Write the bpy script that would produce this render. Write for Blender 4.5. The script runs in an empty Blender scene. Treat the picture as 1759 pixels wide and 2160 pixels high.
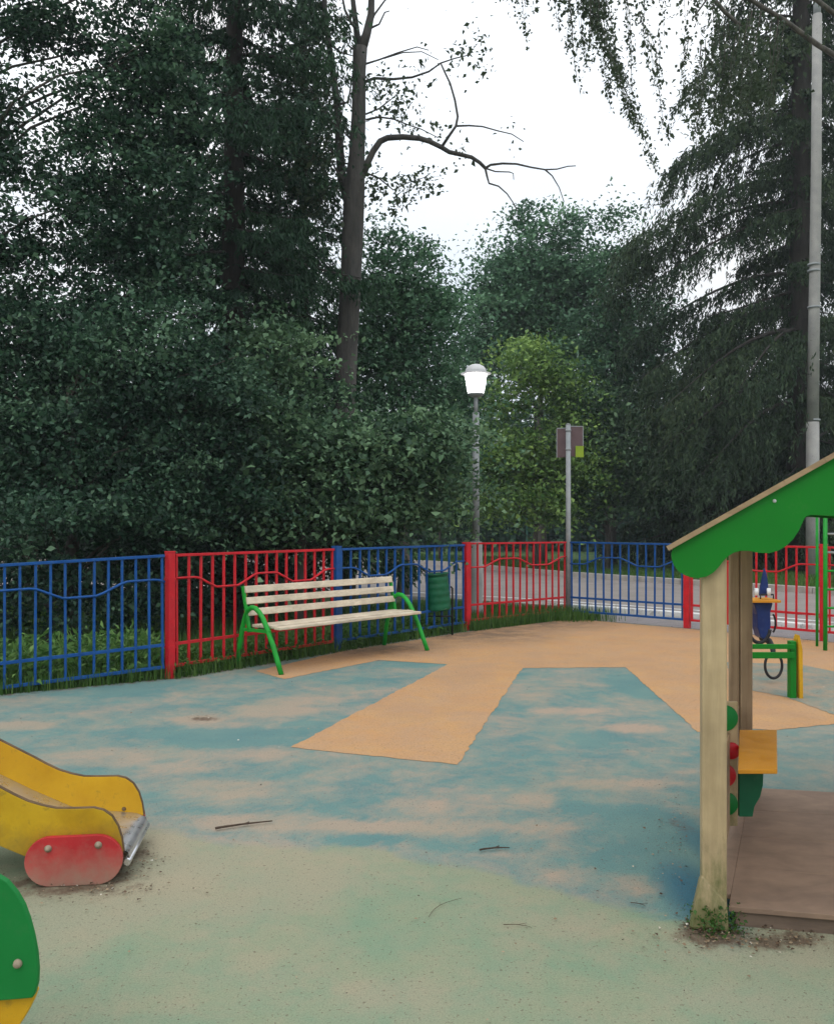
import bpy, bmesh, math, random
import numpy as np
from mathutils import Vector, Matrix, geometry, noise as mnoise
R = math.radians
random.seed(7); rng = np.random.default_rng(7)
S = bpy.context.scene
COL = S.collection

# ---------------------------------------------------------------- camera
H0 = 1.5; FPX = 1900.0; CX = 880.0; HY = 1100.0      # eye height and lens in photo pixels
cam = bpy.data.cameras.new("camera"); co = bpy.data.objects.new("camera", cam); COL.objects.link(co)
co.location = (0, 0, H0); co.rotation_euler = (R(90), 0, 0)
cam.sensor_fit = 'HORIZONTAL'; cam.sensor_width = 36; cam.lens = FPX / 1759 * 36
cam.shift_y = 20 / 1759; cam.clip_start = 0.05; cam.clip_end = 800
S.camera = co
# ---------------------------------------------------------------- world, sun, exposure
w = bpy.data.worlds.new("World"); S.world = w; w.use_nodes = True
nt = w.node_tree; nt.nodes.clear()
SUN_EL, SUN_ROT = 50, 200
sky = nt.nodes.new('ShaderNodeTexSky'); sky.sky_type = 'NISHITA'; sky.sun_disc = False
sky.sun_elevation = R(SUN_EL); sky.sun_rotation = R(SUN_ROT); sky.air_density = 1.0; sky.dust_density = 4.0
mx = nt.nodes.new('ShaderNodeMix'); mx.data_type = 'RGBA'; mx.inputs['Factor'].default_value = 0.88
nzw = nt.nodes.new('ShaderNodeTexNoise'); nzw.inputs['Scale'].default_value = 2.2; nzw.inputs['Detail'].default_value = 5
tcw = nt.nodes.new('ShaderNodeTexCoord'); nt.links.new(tcw.outputs['Generated'], nzw.inputs['Vector'])
crw = nt.nodes.new('ShaderNodeValToRGB'); nt.links.new(nzw.outputs['Fac'], crw.inputs['Fac'])
crw.color_ramp.elements[0].position = 0.3; crw.color_ramp.elements[0].color = (0.80, 0.90, 1.0, 1)
crw.color_ramp.elements[1].position = 0.65; crw.color_ramp.elements[1].color = (1.0, 1.0, 1.0, 1)
scw = nt.nodes.new('ShaderNodeVectorMath'); scw.operation = 'SCALE'; sz = nt.nodes.new('ShaderNodeSeparateXYZ'); nt.links.new(tcw.outputs['Generated'], sz.inputs[0])
gz = nt.nodes.new('ShaderNodeMath'); gz.operation = 'MULTIPLY_ADD'; gz.use_clamp = False; nt.links.new(sz.outputs[2], gz.inputs[0]); gz.inputs[1].default_value = 12.0; gz.inputs[2].default_value = 7.6
gm = nt.nodes.new('ShaderNodeMath'); gm.operation = 'MAXIMUM'; gm.inputs[1].default_value = 6.0; nt.links.new(gz.outputs[0], gm.inputs[0]); nt.links.new(gm.outputs[0], scw.inputs['Scale'])
nt.links.new(crw.outputs['Color'], scw.inputs[0])
nt.links.new(sky.outputs['Color'], mx.inputs[6]); nt.links.new(scw.outputs['Vector'], mx.inputs[7])
bg = nt.nodes.new('ShaderNodeBackground'); bg.inputs['Strength'].default_value = 0.12
ow = nt.nodes.new('ShaderNodeOutputWorld')
nt.links.new(mx.outputs[2], bg.inputs['Color']); nt.links.new(bg.outputs[0], ow.inputs[0])
sl = bpy.data.lights.new("sun", 'SUN'); sl.energy = 0.5; sl.angle = R(25); sl.color = (1, 0.96, 0.9)
so = bpy.data.objects.new("sun", sl); COL.objects.link(so)
d_ = Vector((math.sin(R(SUN_ROT)) * math.cos(R(SUN_EL)), math.cos(R(SUN_ROT)) * math.cos(R(SUN_EL)), math.sin(R(SUN_EL))))
so.rotation_euler = d_.to_track_quat('Z', 'Y').to_euler(); so.location = (0, -5, 20)
S.view_settings.view_transform = 'Standard'; S.view_settings.look = 'None'
S.view_settings.exposure = -0.10; S.view_settings.gamma = 1; S.view_settings.use_curve_mapping = False
cy = S.cycles
cy.max_bounces = 6; cy.diffuse_bounces = 3; cy.glossy_bounces = 2; cy.transmission_bounces = 3; cy.transparent_max_bounces = 4
try: cy.use_denoising = True
except Exception: pass

# ---------------------------------------------------------------- placing helpers
def W(px, py, d): return Vector(((px - CX) / FPX * d, d, H0 - (py - HY) / FPX * d))
def G(px, py, z=0.0):                       # the ground point seen at a place of the photo
    d = (H0 - z) * FPX / (py - HY); return Vector(((px - CX) / FPX * d, d, z))
def onplane(F, u, px, py):                  # point of the vertical plane F + a*u -> (a, z)
    k = (px - CX) / FPX; a = (k * F[1] - F[0]) / (u[0] - k * u[1]); Y = F[1] + a * u[1]
    return a, H0 - (py - HY) / FPX * Y

# ---------------------------------------------------------------- object helpers
def worldloc(o):
    v = Vector((0, 0, 0))
    while o: v = v + o.location; o = o.parent
    return v
def tag(o, label=None, cat=None, group=None, kind=None):
    if label: o['label'] = label
    if cat: o['category'] = cat
    if group: o['group'] = group
    if kind: o['kind'] = kind
    return o
def thing(name, loc, label, cat, group=None):
    o = bpy.data.objects.new(name, None); COL.objects.link(o); o.location = loc; o.empty_display_size = 0.1
    return tag(o, label, cat, group)
class MB:
    def __init__(s): s.v = []; s.f = []; s.sm = []
    def add(s, vs, fs, smooth=False):
        n = len(s.v); s.v += [Vector(p) for p in vs]
        for f in fs: s.f.append([i + n for i in f]); s.sm.append(smooth)
        return s
    def obox(s, c, ax, ay, az):                # centre and three half-axes
        c, ax, ay, az = map(Vector, (c, ax, ay, az))
        if ax.cross(ay).dot(az) < 0: az = -az
        P = [c + i * ax + j * ay + k * az for k in (-1, 1) for j in (-1, 1) for i in (-1, 1)]
        return s.add(P, [(0, 2, 3, 1), (4, 5, 7, 6), (0, 1, 5, 4), (2, 6, 7, 3), (0, 4, 6, 2), (1, 3, 7, 5)])
    def bar(s, a, b, w, h, up=(0, 0, 1)):      # rectangular bar between two points
        a, b, up = Vector(a), Vector(b), Vector(up); d = b - a; t = d.normalized()
        sd = t.cross(up)
        if sd.length < 1e-4: sd = t.cross(Vector((1, 0, 0)))
        sd.normalize(); u2 = sd.cross(t)
        return s.obox((a + b) / 2, d / 2, sd * w / 2, u2 * h / 2)
    def tube(s, pts, rad, n=8, caps=True):
        pts = [Vector(p) for p in pts]; N = len(pts)
        if not hasattr(rad, '__len__'): rad = [rad] * N
        vs = []; fs = []; prev = None
        for i, p in enumerate(pts):
            t = (pts[min(i + 1, N - 1)] - pts[max(i - 1, 0)]).normalized()
            if prev is None:
                a = Vector((0, 0, 1)) if abs(t.z) < 0.9 else Vector((1, 0, 0)); x = t.cross(a).normalized()
            else:
                x = (prev - t * prev.dot(t)).normalized()
            prev = x; y = t.cross(x)
            for k in range(n):
                an = 2 * math.pi * k / n; vs.append(p + (x * math.cos(an) + y * math.sin(an)) * rad[i])
        for i in range(N - 1):
            for k in range(n):
                a = i * n + k; b = i * n + (k + 1) % n
                fs.append((a, b, b + n, a + n))
        s.add(vs, fs, True)
        if caps:
            m = len(s.v) - len(vs)
            s.f.append([m + k for k in range(n)][::-1]); s.sm.append(False)
            s.f.append([m + (N - 1) * n + k for k in range(n)]); s.sm.append(False)
        return s
    def prism(s, poly, O, ux, uy, un, th):     # outline (a,b) in plane O+a*ux+b*uy, thickness th along un
        O, ux, uy, un = map(Vector, (O, ux, uy, un)); n = len(poly)
        A = [O + ux * a + uy * b - un * th / 2 for a, b in poly]; B = [p + un * th for p in A]
        tri = geometry.tessellate_polygon([[Vector((a, b, 0)) for a, b in poly]])
        m = len(s.v); s.v += A + B
        for t in tri:
            s.f.append([m + t[0], m + t[1], m + t[2]]); s.sm.append(False)
            s.f.append([m + n + t[2], m + n + t[1], m + n + t[0]]); s.sm.append(False)
        for i in range(n):
            j = (i + 1) % n; s.f.append([m + i, m + j, m + n + j, m + n + i]); s.sm.append(False)
        return s
    def lathe(s, c, prof, n=24, axis='Z', rot=None, smooth=True):
        c = Vector(c); vs = []; fs = []
        for r, z in prof:
            for k in range(n):
                a = 2 * math.pi * k / n; p = Vector((r * math.cos(a), r * math.sin(a), z))
                if rot is not None: p = rot @ p
                vs.append(c + p)
        for i in range(len(prof) - 1):
            for k in range(n):
                a = i * n + k; b = i * n + (k + 1) % n; fs.append((a, b, b + n, a + n))
        fs.append(tuple(range(n))[::-1]); fs.append(tuple((len(prof) - 1) * n + k for k in range(n)))
        return s.add(vs, fs, smooth)
    def build(s, name, mat, parent=None, bevel=0, label=None, fix=True):
        me = bpy.data.meshes.new(name); off = worldloc(parent)
        me.from_pydata([tuple(p - off) for p in s.v], [], s.f)
        me.polygons.foreach_set('use_smooth', s.sm); me.materials.append(mat)
        if fix:
            bm = bmesh.new(); bm.from_mesh(me); bmesh.ops.recalc_face_normals(bm, faces=bm.faces); bm.to_mesh(me); bm.free()
        o = bpy.data.objects.new(name, me); COL.objects.link(o)
        if parent: o.parent = parent
        if bevel:
            b = o.modifiers.new('bevel', 'BEVEL'); b.width = bevel; b.segments = 2; b.limit_method = 'ANGLE'; b.angle_limit = R(40)
        if label: o['label'] = label
        return o
def quadmesh(name, V, mat, parent=None, tint=None, nper=4, smooth=False):
    """V: (n, nper, 3) world coords -> n separate faces, fast"""
    n = len(V); me = bpy.data.meshes.new(name); off = np.array(worldloc(parent))
    me.vertices.add(n * nper); me.vertices.foreach_set('co', (V.reshape(-1, 3) - off).astype(np.float32).ravel())
    me.loops.add(n * nper); me.loops.foreach_set('vertex_index', np.arange(n * nper, dtype=np.int32))
    me.polygons.add(n); me.polygons.foreach_set('loop_start', np.arange(0, n * nper, nper, dtype=np.int32))
    me.polygons.foreach_set('loop_total', np.full(n, nper, dtype=np.int32))
    me.update(calc_edges=True)
    at = me.attributes.new('tint', 'FLOAT', 'POINT')
    t = np.repeat(tint if tint is not None else rng.random(n), nper).astype(np.float32); at.data.foreach_set('value', t)
    me.materials.append(mat); o = bpy.data.objects.new(name, me); COL.objects.link(o)
    if parent: o.parent = parent
    return o

# ---------------------------------------------------------------- materials
class NT:
    def __init__(s, name):
        s.m = bpy.data.materials.new(name); s.m.use_nodes = True; s.t = s.m.node_tree
        s.b = s.t.nodes['Principled BSDF']; s.out = s.t.nodes['Material Output']
    def n(s, ty, **kw):
        x = s.t.nodes.new(ty)
        for k, v in kw.items(): setattr(x, k, v)
        return x
    def l(s, a, b): s.t.links.new(a, b)
    def pos(s): return s.n('ShaderNodeNewGeometry').outputs['Position']
    def noise(s, sc, det=4, rough=.55, vec=None, scale3=None, dist=0):
        x = s.n('ShaderNodeTexNoise'); x.inputs['Scale'].default_value = sc; x.inputs['Detail'].default_value = det
        x.inputs['Roughness'].default_value = rough; x.inputs['Distortion'].default_value = dist
        v = vec or s.pos()
        if scale3:
            m = s.n('ShaderNodeVectorMath', operation='MULTIPLY'); s.l(v, m.inputs[0]); m.inputs[1].default_value = scale3; v = m.outputs[0]
        s.l(v, x.inputs['Vector']); return x.outputs['Fac']
    def ramp(s, f, stops):
        x = s.n('ShaderNodeValToRGB'); cr = x.color_ramp
        while len(cr.elements) < len(stops): cr.elements.new(0.5)
        for e, (p, c) in zip(cr.elements, stops):
            e.position = p; e.color = (*c, 1) if hasattr(c, '__len__') else (c, c, c, 1)
        s.l(f, x.inputs['Fac']); return x.outputs['Color']
    def mix(s, f, a, b, mode='MIX'):
        x = s.n('ShaderNodeMix', data_type='RGBA', blend_type=mode)
        for i, v in ((0, f), (6, a), (7, b)):
            if isinstance(v, (int, float)): x.inputs[i].default_value = v
            elif isinstance(v, tuple): x.inputs[i].default_value = (*v, 1)
            else: s.l(v, x.inputs[i])
        return x.outputs[2]
    def math(s, op, a, b=0.0, clamp=False):
        x = s.n('ShaderNodeMath', operation=op); x.use_clamp = clamp
        for i, v in ((0, a), (1, b)):
            if isinstance(v, (int, float)): x.inputs[i].default_value = v
            else: s.l(v, x.inputs[i])
        return x.outputs[0]
    def attr(s, name):
        x = s.n('ShaderNodeAttribute'); x.attribute_name = name; return x.outputs['Fac']
    def bump(s, h, st=.3, dist=.01):
        x = s.n('ShaderNodeBump'); x.inputs['Strength'].default_value = st; x.inputs['Distance'].default_value = dist
        s.l(h, x.inputs['Height']); s.l(x.outputs['Normal'], s.b.inputs['Normal'])
    def base(s, c):
        if isinstance(c, tuple): s.b.inputs['Base Color'].default_value = (*c, 1)
        else: s.l(c, s.b.inputs['Base Color'])
    def rough(s, v):
        if isinstance(v, (int, float)): s.b.inputs['Roughness'].default_value = v
        else: s.l(v, s.b.inputs['Roughness'])

def paint(name, col, dark=None, rough=.45, dirt=(.16, .13, .10), amount=.35, sc=9, bump=.12, low=None, lowcol=(.30, .22, .16)):
    m = NT(name); m.b.inputs['Specular IOR Level'].default_value = .28; dark = dark or tuple(c * .72 for c in col)
    a = m.ramp(m.noise(sc, 5, .65), [(.35, dark), (.65, col)])
    d = m.ramp(m.noise(sc * 4, 6, .75), [(.56, 0), (.74, amount)])
    c = m.mix(d, a, dirt)
    if low:     # mud splashed on the lowest part of the thing: (height, amount)
        sp = m.n('ShaderNodeSeparateXYZ'); m.l(m.pos(), sp.inputs[0])
        t = m.math('SUBTRACT', low[0], sp.outputs[2]); t = m.math('DIVIDE', t, low[0])
        t = m.math('ADD', t, m.math('MULTIPLY', m.math('SUBTRACT', m.noise(14, 5, .7), .5), 1.1), True)
        c = m.mix(m.math('MULTIPLY', t, low[1], True), c, lowcol)
    m.base(c); m.rough(m.ramp(m.noise(sc * 2, 3), [(.3, rough - .1), (.7, rough + .2)]))
    m.bump(m.noise(sc * 9, 4, .6), bump, .004); return m.m
def wood(name, col, dark, axis=(1, 1, .08), sc=30, rough=.6, stain=None):
    m = NT(name)
    a = m.ramp(m.noise(sc, 5, .6, scale3=axis, dist=.4), [(.32, dark), (.62, col)])
    b = m.ramp(m.noise(3.5, 5, .6), [(.35, .72), (.65, 1.0)])
    c = m.mix(1.0, a, b, 'MULTIPLY')
    if stain:
        sp = m.n('ShaderNodeSeparateXYZ'); m.l(m.pos(), sp.inputs[0])
        t = m.math('DIVIDE', m.math('SUBTRACT', stain[0], sp.outputs[2]), stain[0])
        t = m.math('ADD', t, m.math('MULTIPLY', m.math('SUBTRACT', m.noise(22, 6, .75, scale3=(1, 1, .35)), .5), 2.6))
        c = m.mix(m.math('MULTIPLY', t, stain[1], True), c, stain[2])
    m.base(c); m.rough(rough); m.bump(m.noise(sc * 1.5, 5, .6, scale3=axis), .3, .004); return m.m
M = {}
M['blue'] = paint('blue_paint', (.004, .078, .29), (.003, .058, .22), .42)
M['red'] = paint('red_paint', (.58, .012, .022), (.44, .01, .018), .42)
M['green'] = paint('green_paint', (.008, .32, .03), (.006, .24, .02), .38, amount=.2)
M['board_green'] = paint('board_green_paint', (.001, .185, .010), (.001, .15, .008), .5, amount=.12, sc=3, bump=.05)
M['disc_green'] = paint('panel_green_paint', (.004, .19, .035), (.003, .155, .028), .5, amount=.12, sc=3, bump=.05)
M['yellow'] = paint('yellow_paint', (.62, .35, .012), (.50, .26, .008), .45, dirt=(.10, .07, .03), amount=.6, sc=4, bump=.08)
M['yellow_dirty'] = paint('worn_yellow_paint', (.56, .35, .012), (.40, .23, .008), .45, dirt=(.08, .06, .03), amount=.8, sc=5, bump=.1, low=(.27, .9), lowcol=(.13, .095, .03))
M['panel_red'] = paint('worn_red_paint', (.56, .03, .035), (.40, .025, .03), .4, amount=.5, sc=5, low=(.17, .85))
M['orange'] = paint('orange_paint', (.62, .27, .02), (.52, .21, .015), .4, amount=.15, sc=4)
M['edge'] = paint('plywood_edge', (.16, .10, .05), (.08, .05, .03), .8)
M['steel'] = paint('steel', (.55, .55, .56), (.40, .40, .42), .3, amount=.3); 
M['bolt'] = paint('dull_bolt', (.34, .28, .20), (.22, .18, .13), .5); M['galv'] = paint('galvanised_steel', (.32, .34, .35), (.24, .26, .27), .5, amount=.25)
M['concrete'] = paint('concrete', (.36, .35, .33), (.26, .26, .25), .8, dirt=(.08, .08, .07), amount=.6, sc=3, bump=.4)
M['dark'] = paint('dark_rubber', (.02, .02, .022), (.012, .012, .014), .6)
M['spring_blue'] = paint('navy_paint', (.012, .035, .15), (.008, .02, .10), .4)
M['white'] = paint('white_plastic', (.75, .75, .75), (.65, .65, .66), .35, amount=.1)
M['bin'] = paint('bin_green_paint', (.004, .105, .045), (.003, .08, .035), .4, amount=.2)
M['sign_back'] = paint('sign_back_paint', (.13, .085, .09), (.10, .065, .07), .5)
M['lime'] = paint('lime_paint', (.26, .36, .03), (.2, .3, .02), .5)
M['bench_wood'] = wood('cream_painted_wood', (.72, .62, .47), (.58, .48, .35), (.3, .3, 1), 40, .45)
M['post_wood'] = wood('cream_painted_post', (.52, .39, .22), (.43, .315, .17), (1, 1, .06), 45, .6, stain=(.32, .9, (.10, .11, .03)))
M['post_brown'] = wood('brown_timber', (.42, .28, .16), (.32, .205, .115), (1, 1, .06), 45, .6)
M['roof_wood'] = wood('roof_plank', (.42, .29, .16), (.30, .2, .11), (.3, .1, 1), 25, .7)
M['deck'] = wood('deck_board', (.30, .20, .135), (.22, .145, .10), (.6, 1, 1), 8, .8)
M['deck_side'] = wood('deck_side_board', (.20, .14, .10), (.12, .085, .06), (.15, .15, 1), 30, .8)
M['bark'] = None
def bark(name, a, b, sc=8):
    m = NT(name); c = m.ramp(m.noise(sc, 7, .7, scale3=(1, 1, .22)), [(.35, b), (.65, a)]); m.base(c); m.rough(.9)
    m.bump(m.noise(sc * 2, 6, .7, scale3=(1, 1, .2)), .8, .03); return m.m
M['bark'] = bark('bark', (.10, .085, .07), (.035, .03, .027))
M['bark_dark'] = bark('dark_bark', (.045, .037, .032), (.018, .015, .013))
M['bark_grey'] = bark('grey_bark', (.15, .135, .115), (.06, .055, .05)); M['bark_fork'] = bark('forked_tree_bark', (.085, .078, .07), (.035, .033, .032))
def leafmat(name, stops, trans=.25, rough=.5, spec=.25):
    m = NT(name); c = m.ramp(m.attr('tint'), stops); m.base(c); m.rough(rough)
    m.b.inputs['Specular IOR Level'].default_value = spec
    tr = m.n('ShaderNodeBsdfTranslucent'); m.l(c, tr.inputs['Color'])
    ms = m.n('ShaderNodeMixShader'); ms.inputs[0].default_value = trans
    m.l(m.b.outputs[0], ms.inputs[1]); m.l(tr.outputs[0], ms.inputs[2]); m.l(ms.outputs[0], m.out.inputs[0]); return m.m
M['leaf_dark'] = leafmat('dark_leaves', [(0, (.011, .036, .022)), (.5, (.040, .098, .056)), (1, (.115, .21, .12))])
M['leaf_mid'] = leafmat('maple_leaves', [(0, (.028, .070, .038)), (.5, (.085, .165, .085)), (1, (.18, .30, .155))])
M['leaf_blue'] = leafmat('bluish_leaves', [(0, (.034, .09, .052)), (.5, (.085, .19, .105)), (1, (.17, .32, .175))])
M['leaf_lime'] = leafmat('yellow_green_leaves', [(0, (.055, .125, .035)), (.5, (.145, .26, .065)), (1, (.29, .43, .11))])
M['leaf_birch'] = leafmat('birch_leaves', [(0, (.03, .05, .025)), (.5, (.055, .085, .045)), (1, (.10, .13, .07))], .35)
M['needle'] = leafmat('spruce_needles', [(0, (.011, .032, .019)), (.5, (.028, .065, .034)), (1, (.06, .12, .055))], .08, .6, .1)
M['needle_brown'] = leafmat('old_spruce_needles', [(0, (.014, .030, .018)), (.5, (.034, .058, .030)), (1, (.075, .105, .048))], .08, .6, .08)
M['grass'] = leafmat('grass_blades', [(0, (.03, .09, .015)), (.5, (.07, .16, .03)), (1, (.15, .24, .06))], .3)
M['litter'] = leafmat('fallen_bits', [(0, (.05, .03, .02)), (.6, (.14, .09, .05)), (.93, (.32, .24, .15)), (1, (.6, .58, .5))], .0)
M['herb'] = leafmat('herb_leaves', [(0, (.05, .14, .03)), (.5, (.10, .22, .05)), (1, (.20, .34, .09))], .3)
M['stick'] = bark('stick_bark', (.11, .07, .045), (.05, .03, .02), 40)
m = NT('asphalt'); m.base(m.ramp(m.noise(1.2, 6, .6), [(.3, (.20, .175, .16)), (.7, (.27, .235, .215))])); m.rough(.85)
m.bump(m.noise(90, 3), .4, .004); M['asphalt'] = m.m
m = NT('paving'); bk = m.n('ShaderNodeTexBrick'); m.l(m.pos(), bk.inputs['Vector']); bk.inputs['Scale'].default_value = 4
bk.inputs['Color1'].default_value = (.20, .18, .185, 1); bk.inputs['Color2'].default_value = (.26, .235, .235, 1); bk.inputs['Mortar'].default_value = (.11, .10, .10, 1)
bk.inputs['Mortar Size'].default_value = .012
m.base(m.mix(m.ramp(m.noise(2, 5), [(.4, 0), (.8, .5)]), bk.outputs['Color'], (.2, .17, .14))); m.rough(.85); M['paving'] = m.m
m = NT('kerb_stone'); m.base(m.ramp(m.noise(5, 5), [(.3, (.30, .27, .24)), (.7, (.42, .39, .35))])); m.rough(.8); M['kerb'] = m.m
m = NT('road_paint'); m.base(m.ramp(m.noise(7, 6, .7), [(.35, (.38, .37, .36)), (.5, (.72, .72, .70))])); m.rough(.6); M['line'] = m.m
m = NT('grassy_ground')
g1 = m.ramp(m.noise(1.3, 6, .6), [(.3, (.045, .10, .02)), (.7, (.09, .17, .04))])
g2 = m.ramp(m.noise(30, 4, .7), [(.3, .55), (.7, 1.2)])
m.base(m.mix(m.ramp(m.noise(.45, 5, .6), [(.55, 0), (.68, .8)]), m.mix(1.0, g1, g2, 'MULTIPLY'), (.09, .065, .04)))
m.rough(.95); m.bump(m.noise(25, 5, .7), .8, .05); M['terrain'] = m.m

def rubber(name, base_a, base_b, extra=False):
    m = NT(name); nz = m.noise
    fine = nz(160, 3, .8)
    blot = nz(1.7, 7, .62, dist=.5); mid = nz(6.5, 8, .74, dist=.4)
    base = m.mix(m.ramp(nz(2.3, 5, .6), [(.35, 0), (.65, 1)]), base_a, base_b)
    dust_c = m.mix(m.ramp(nz(1.1, 4), [(.35, 0), (.65, 1)]), (.40, .28, .20), (.33, .265, .19))
    if extra:
        gr = m.attr('green'); dirt = m.attr('dirt'); dust_free = m.attr('clean'); soil = m.attr('soil'); deep = m.attr('deep')
        gt = m.math('ADD', gr, m.math('MULTIPLY', m.math('SUBTRACT', blot, .5), 1.1)); gt = m.ramp(gt, [(.42, 0), (.58, 1)])
        base = m.mix(gt, base, m.mix(m.ramp(nz(3.1, 5), [(.4, 0), (.6, 1)]), (.165, .255, .165), (.21, .26, .165)))
        dv = m.math('ADD', dirt, m.math('MULTIPLY', m.math('SUBTRACT', blot, .5), 1.5))
        dv = m.math('ADD', dv, m.math('MULTIPLY', m.math('SUBTRACT', mid, .5), 1.5))
        dv = m.math('SUBTRACT', dv, dust_free)
        da = m.ramp(dv, [(.10, .12), (.34, .32), (.58, .58), (.9, .84)])
        da = m.math('MULTIPLY', da, m.ramp(gt, [(0, 1.0), (1, .62)]))
        c = m.mix(da, base, dust_c)
        c = m.mix(m.math('MULTIPLY', deep, .85, True), c, (.03, .115, .17))  # shade beside the hut post, put into the colour
        sv = m.math('ADD', soil, m.math('MULTIPLY', m.math('SUBTRACT', nz(9, 6, .7), .5), 1.4))
        sv = m.math('MULTIPLY', m.ramp(sv, [(.42, 0), (.75, .85)]), m.math('MULTIPLY', soil, 3, True))
        c = m.mix(sv, c, (.115, .075, .05))
    else:
        dv = m.math('ADD', m.math('MULTIPLY', blot, .55), m.math('MULTIPLY', mid, .5))
        c = m.mix(m.ramp(dv, [(.36, .0), (.60, .70)]), base, (.40, .255, .155))
        c = m.mix(m.ramp(nz(.9, 5, .6), [(.50, 0), (.70, .4)]), c, (.30, .19, .12))
        for px_c, rad in (((.75, 12.1, 0), 1.5), ((-.5, 10.75, 0), 1.1), ((1.9, 13.3, 0), 1.2)):    # earth trodden in along the fence
            vd = m.n('ShaderNodeVectorMath', operation='DISTANCE'); m.l(m.pos(), vd.inputs[0]); vd.inputs[1].default_value = px_c
            f_ = m.math('SUBTRACT', 1.0, m.math('DIVIDE', vd.outputs['Value'], rad), True)
            f_ = m.math('MULTIPLY', f_, m.ramp(nz(3.5, 6, .7), [(.35, .3), (.6, 1.5)]), True)
            c = m.mix(m.math('MULTIPLY', f_, .9), c, (.17, .115, .075))
    c = m.mix(1.0, c, m.ramp(fine, [(.25, .60), (.5, 1.0), (.8, 1.3)]), 'MULTIPLY')
    spk = m.ramp(nz(70, 2, .5), [(.62, 0), (.70, .6)])
    c = m.mix(spk, c, (.10, .07, .05))
    m.base(c); m.rough(.92); m.b.inputs['Specular IOR Level'].default_value = .25
    m.bump(m.math('ADD', fine, m.math('MULTIPLY', mid, 2.0)), .45, .006); return m.m
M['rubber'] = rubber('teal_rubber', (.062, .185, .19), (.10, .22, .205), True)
M['rubber_orange'] = rubber('orange_rubber', (.47, .245, .10), (.50, .28, .11))
M['rubber_teal2'] = rubber('teal_rubber_patch', (.062, .185, .19), (.10, .22, .205), False)

# ---------------------------------------------------------------- the setting
def sheet(name, poly, z, mat, thick=0.0):
    b = MB(); n = len(poly); P = [(p[0], p[1], z) for p in poly]
    tri = geometry.tessellate_polygon([[Vector((p[0], p[1], 0)) for p in poly]])
    b.add(P, [tuple(t) for t in tri])
    if thick:
        b.add(P + [(p[0], p[1], z - thick) for p in poly], [(i, (i + 1) % n, n + (i + 1) % n, n + i) for i in range(n)])
    o = b.build(name, mat, fix=False); o['kind'] = 'structure'
    me = o.data; bm = bmesh.new(); bm.from_mesh(me)
    bmesh.ops.remove_doubles(bm, verts=bm.verts, dist=1e-5); bmesh.ops.recalc_face_normals(bm, faces=bm.faces)
    if sum(f.normal.z for f in bm.faces) < 0: bmesh.ops.reverse_faces(bm, faces=bm.faces)
    bm.to_mesh(me); bm.free(); return o
TZ = -0.05
sheet('ground', [(-1500, -300), (1500, -300), (1500, 2600), (-1500, 2600)], TZ, M['terrain'])

P = [Vector((-4.38, 7.3)), Vector((-2.36, 8.61)), Vector((-.93, 10.44)), Vector((.68, 12.39)), Vector((2.34, 14.0)), Vector((3.8, 12.67)), Vector((5.1, 11.3)), Vector((6.7, 9.6))]
def ytop(x):
    pts = [Vector((-9, 4.3))] + P + [Vector((10, 6.5))]
    for a, b in zip(pts, pts[1:]):
        if a.x <= x <= b.x: return a.y + (b.y - a.y) * (x - a.x) / (b.x - a.x)
    return pts[-1].y
# rubber play surface: one grid that ends at the fence line
xs = sorted(set([round(-9 + .055 * i, 4) for i in range(int(19 / .055) + 1)] + [round(p.x, 4) for p in P]))
ts = [(-3 + 0) ] ; rows = []
NR = 230
vv = []; 
for x in xs:
    yt = ytop(x)
    for j in range(NR + 1):
        t = j / NR; vv.append((x, -3 + (yt + 3) * t, 0.0))
vv = np.array(vv); nx = len(xs)
idx = np.arange(nx * (NR + 1)).reshape(nx, NR + 1)
fa = np.stack([idx[:-1, :-1], idx[1:, :-1], idx[1:, 1:], idx[:-1, 1:]], -1).reshape(-1, 4)
me = bpy.data.meshes.new('play_surface'); me.vertices.add(len(vv)); me.vertices.foreach_set('co', vv.astype(np.float32).ravel())
me.loops.add(fa.size); me.loops.foreach_set('vertex_index', fa.ravel().astype(np.int32)); me.polygons.add(len(fa))
me.polygons.foreach_set('loop_start', np.arange(0, fa.size, 4, dtype=np.int32)); me.polygons.foreach_set('loop_total', np.full(len(fa), 4, dtype=np.int32))
me.update(calc_edges=True)
X, Y = vv[:, 0], vv[:, 1]
def spot(px, py, rx, ry, amt, soft=.5):      # a worn, dusty, clean or painted-shade spot on the ground: centre and reach in the photo -> metres
    c = G(px, py); ex = G(px + rx, py) - c; ey1 = G(px, py - ry) - c
    a = abs(ex.x); b = abs(ey1.y); r = np.sqrt(((X - c.x) / a) ** 2 + ((Y - c.y) / b) ** 2)
    return amt * np.clip((1.25 - r) / soft, 0, 1)
dirt = np.full(len(vv), .38)
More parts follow.
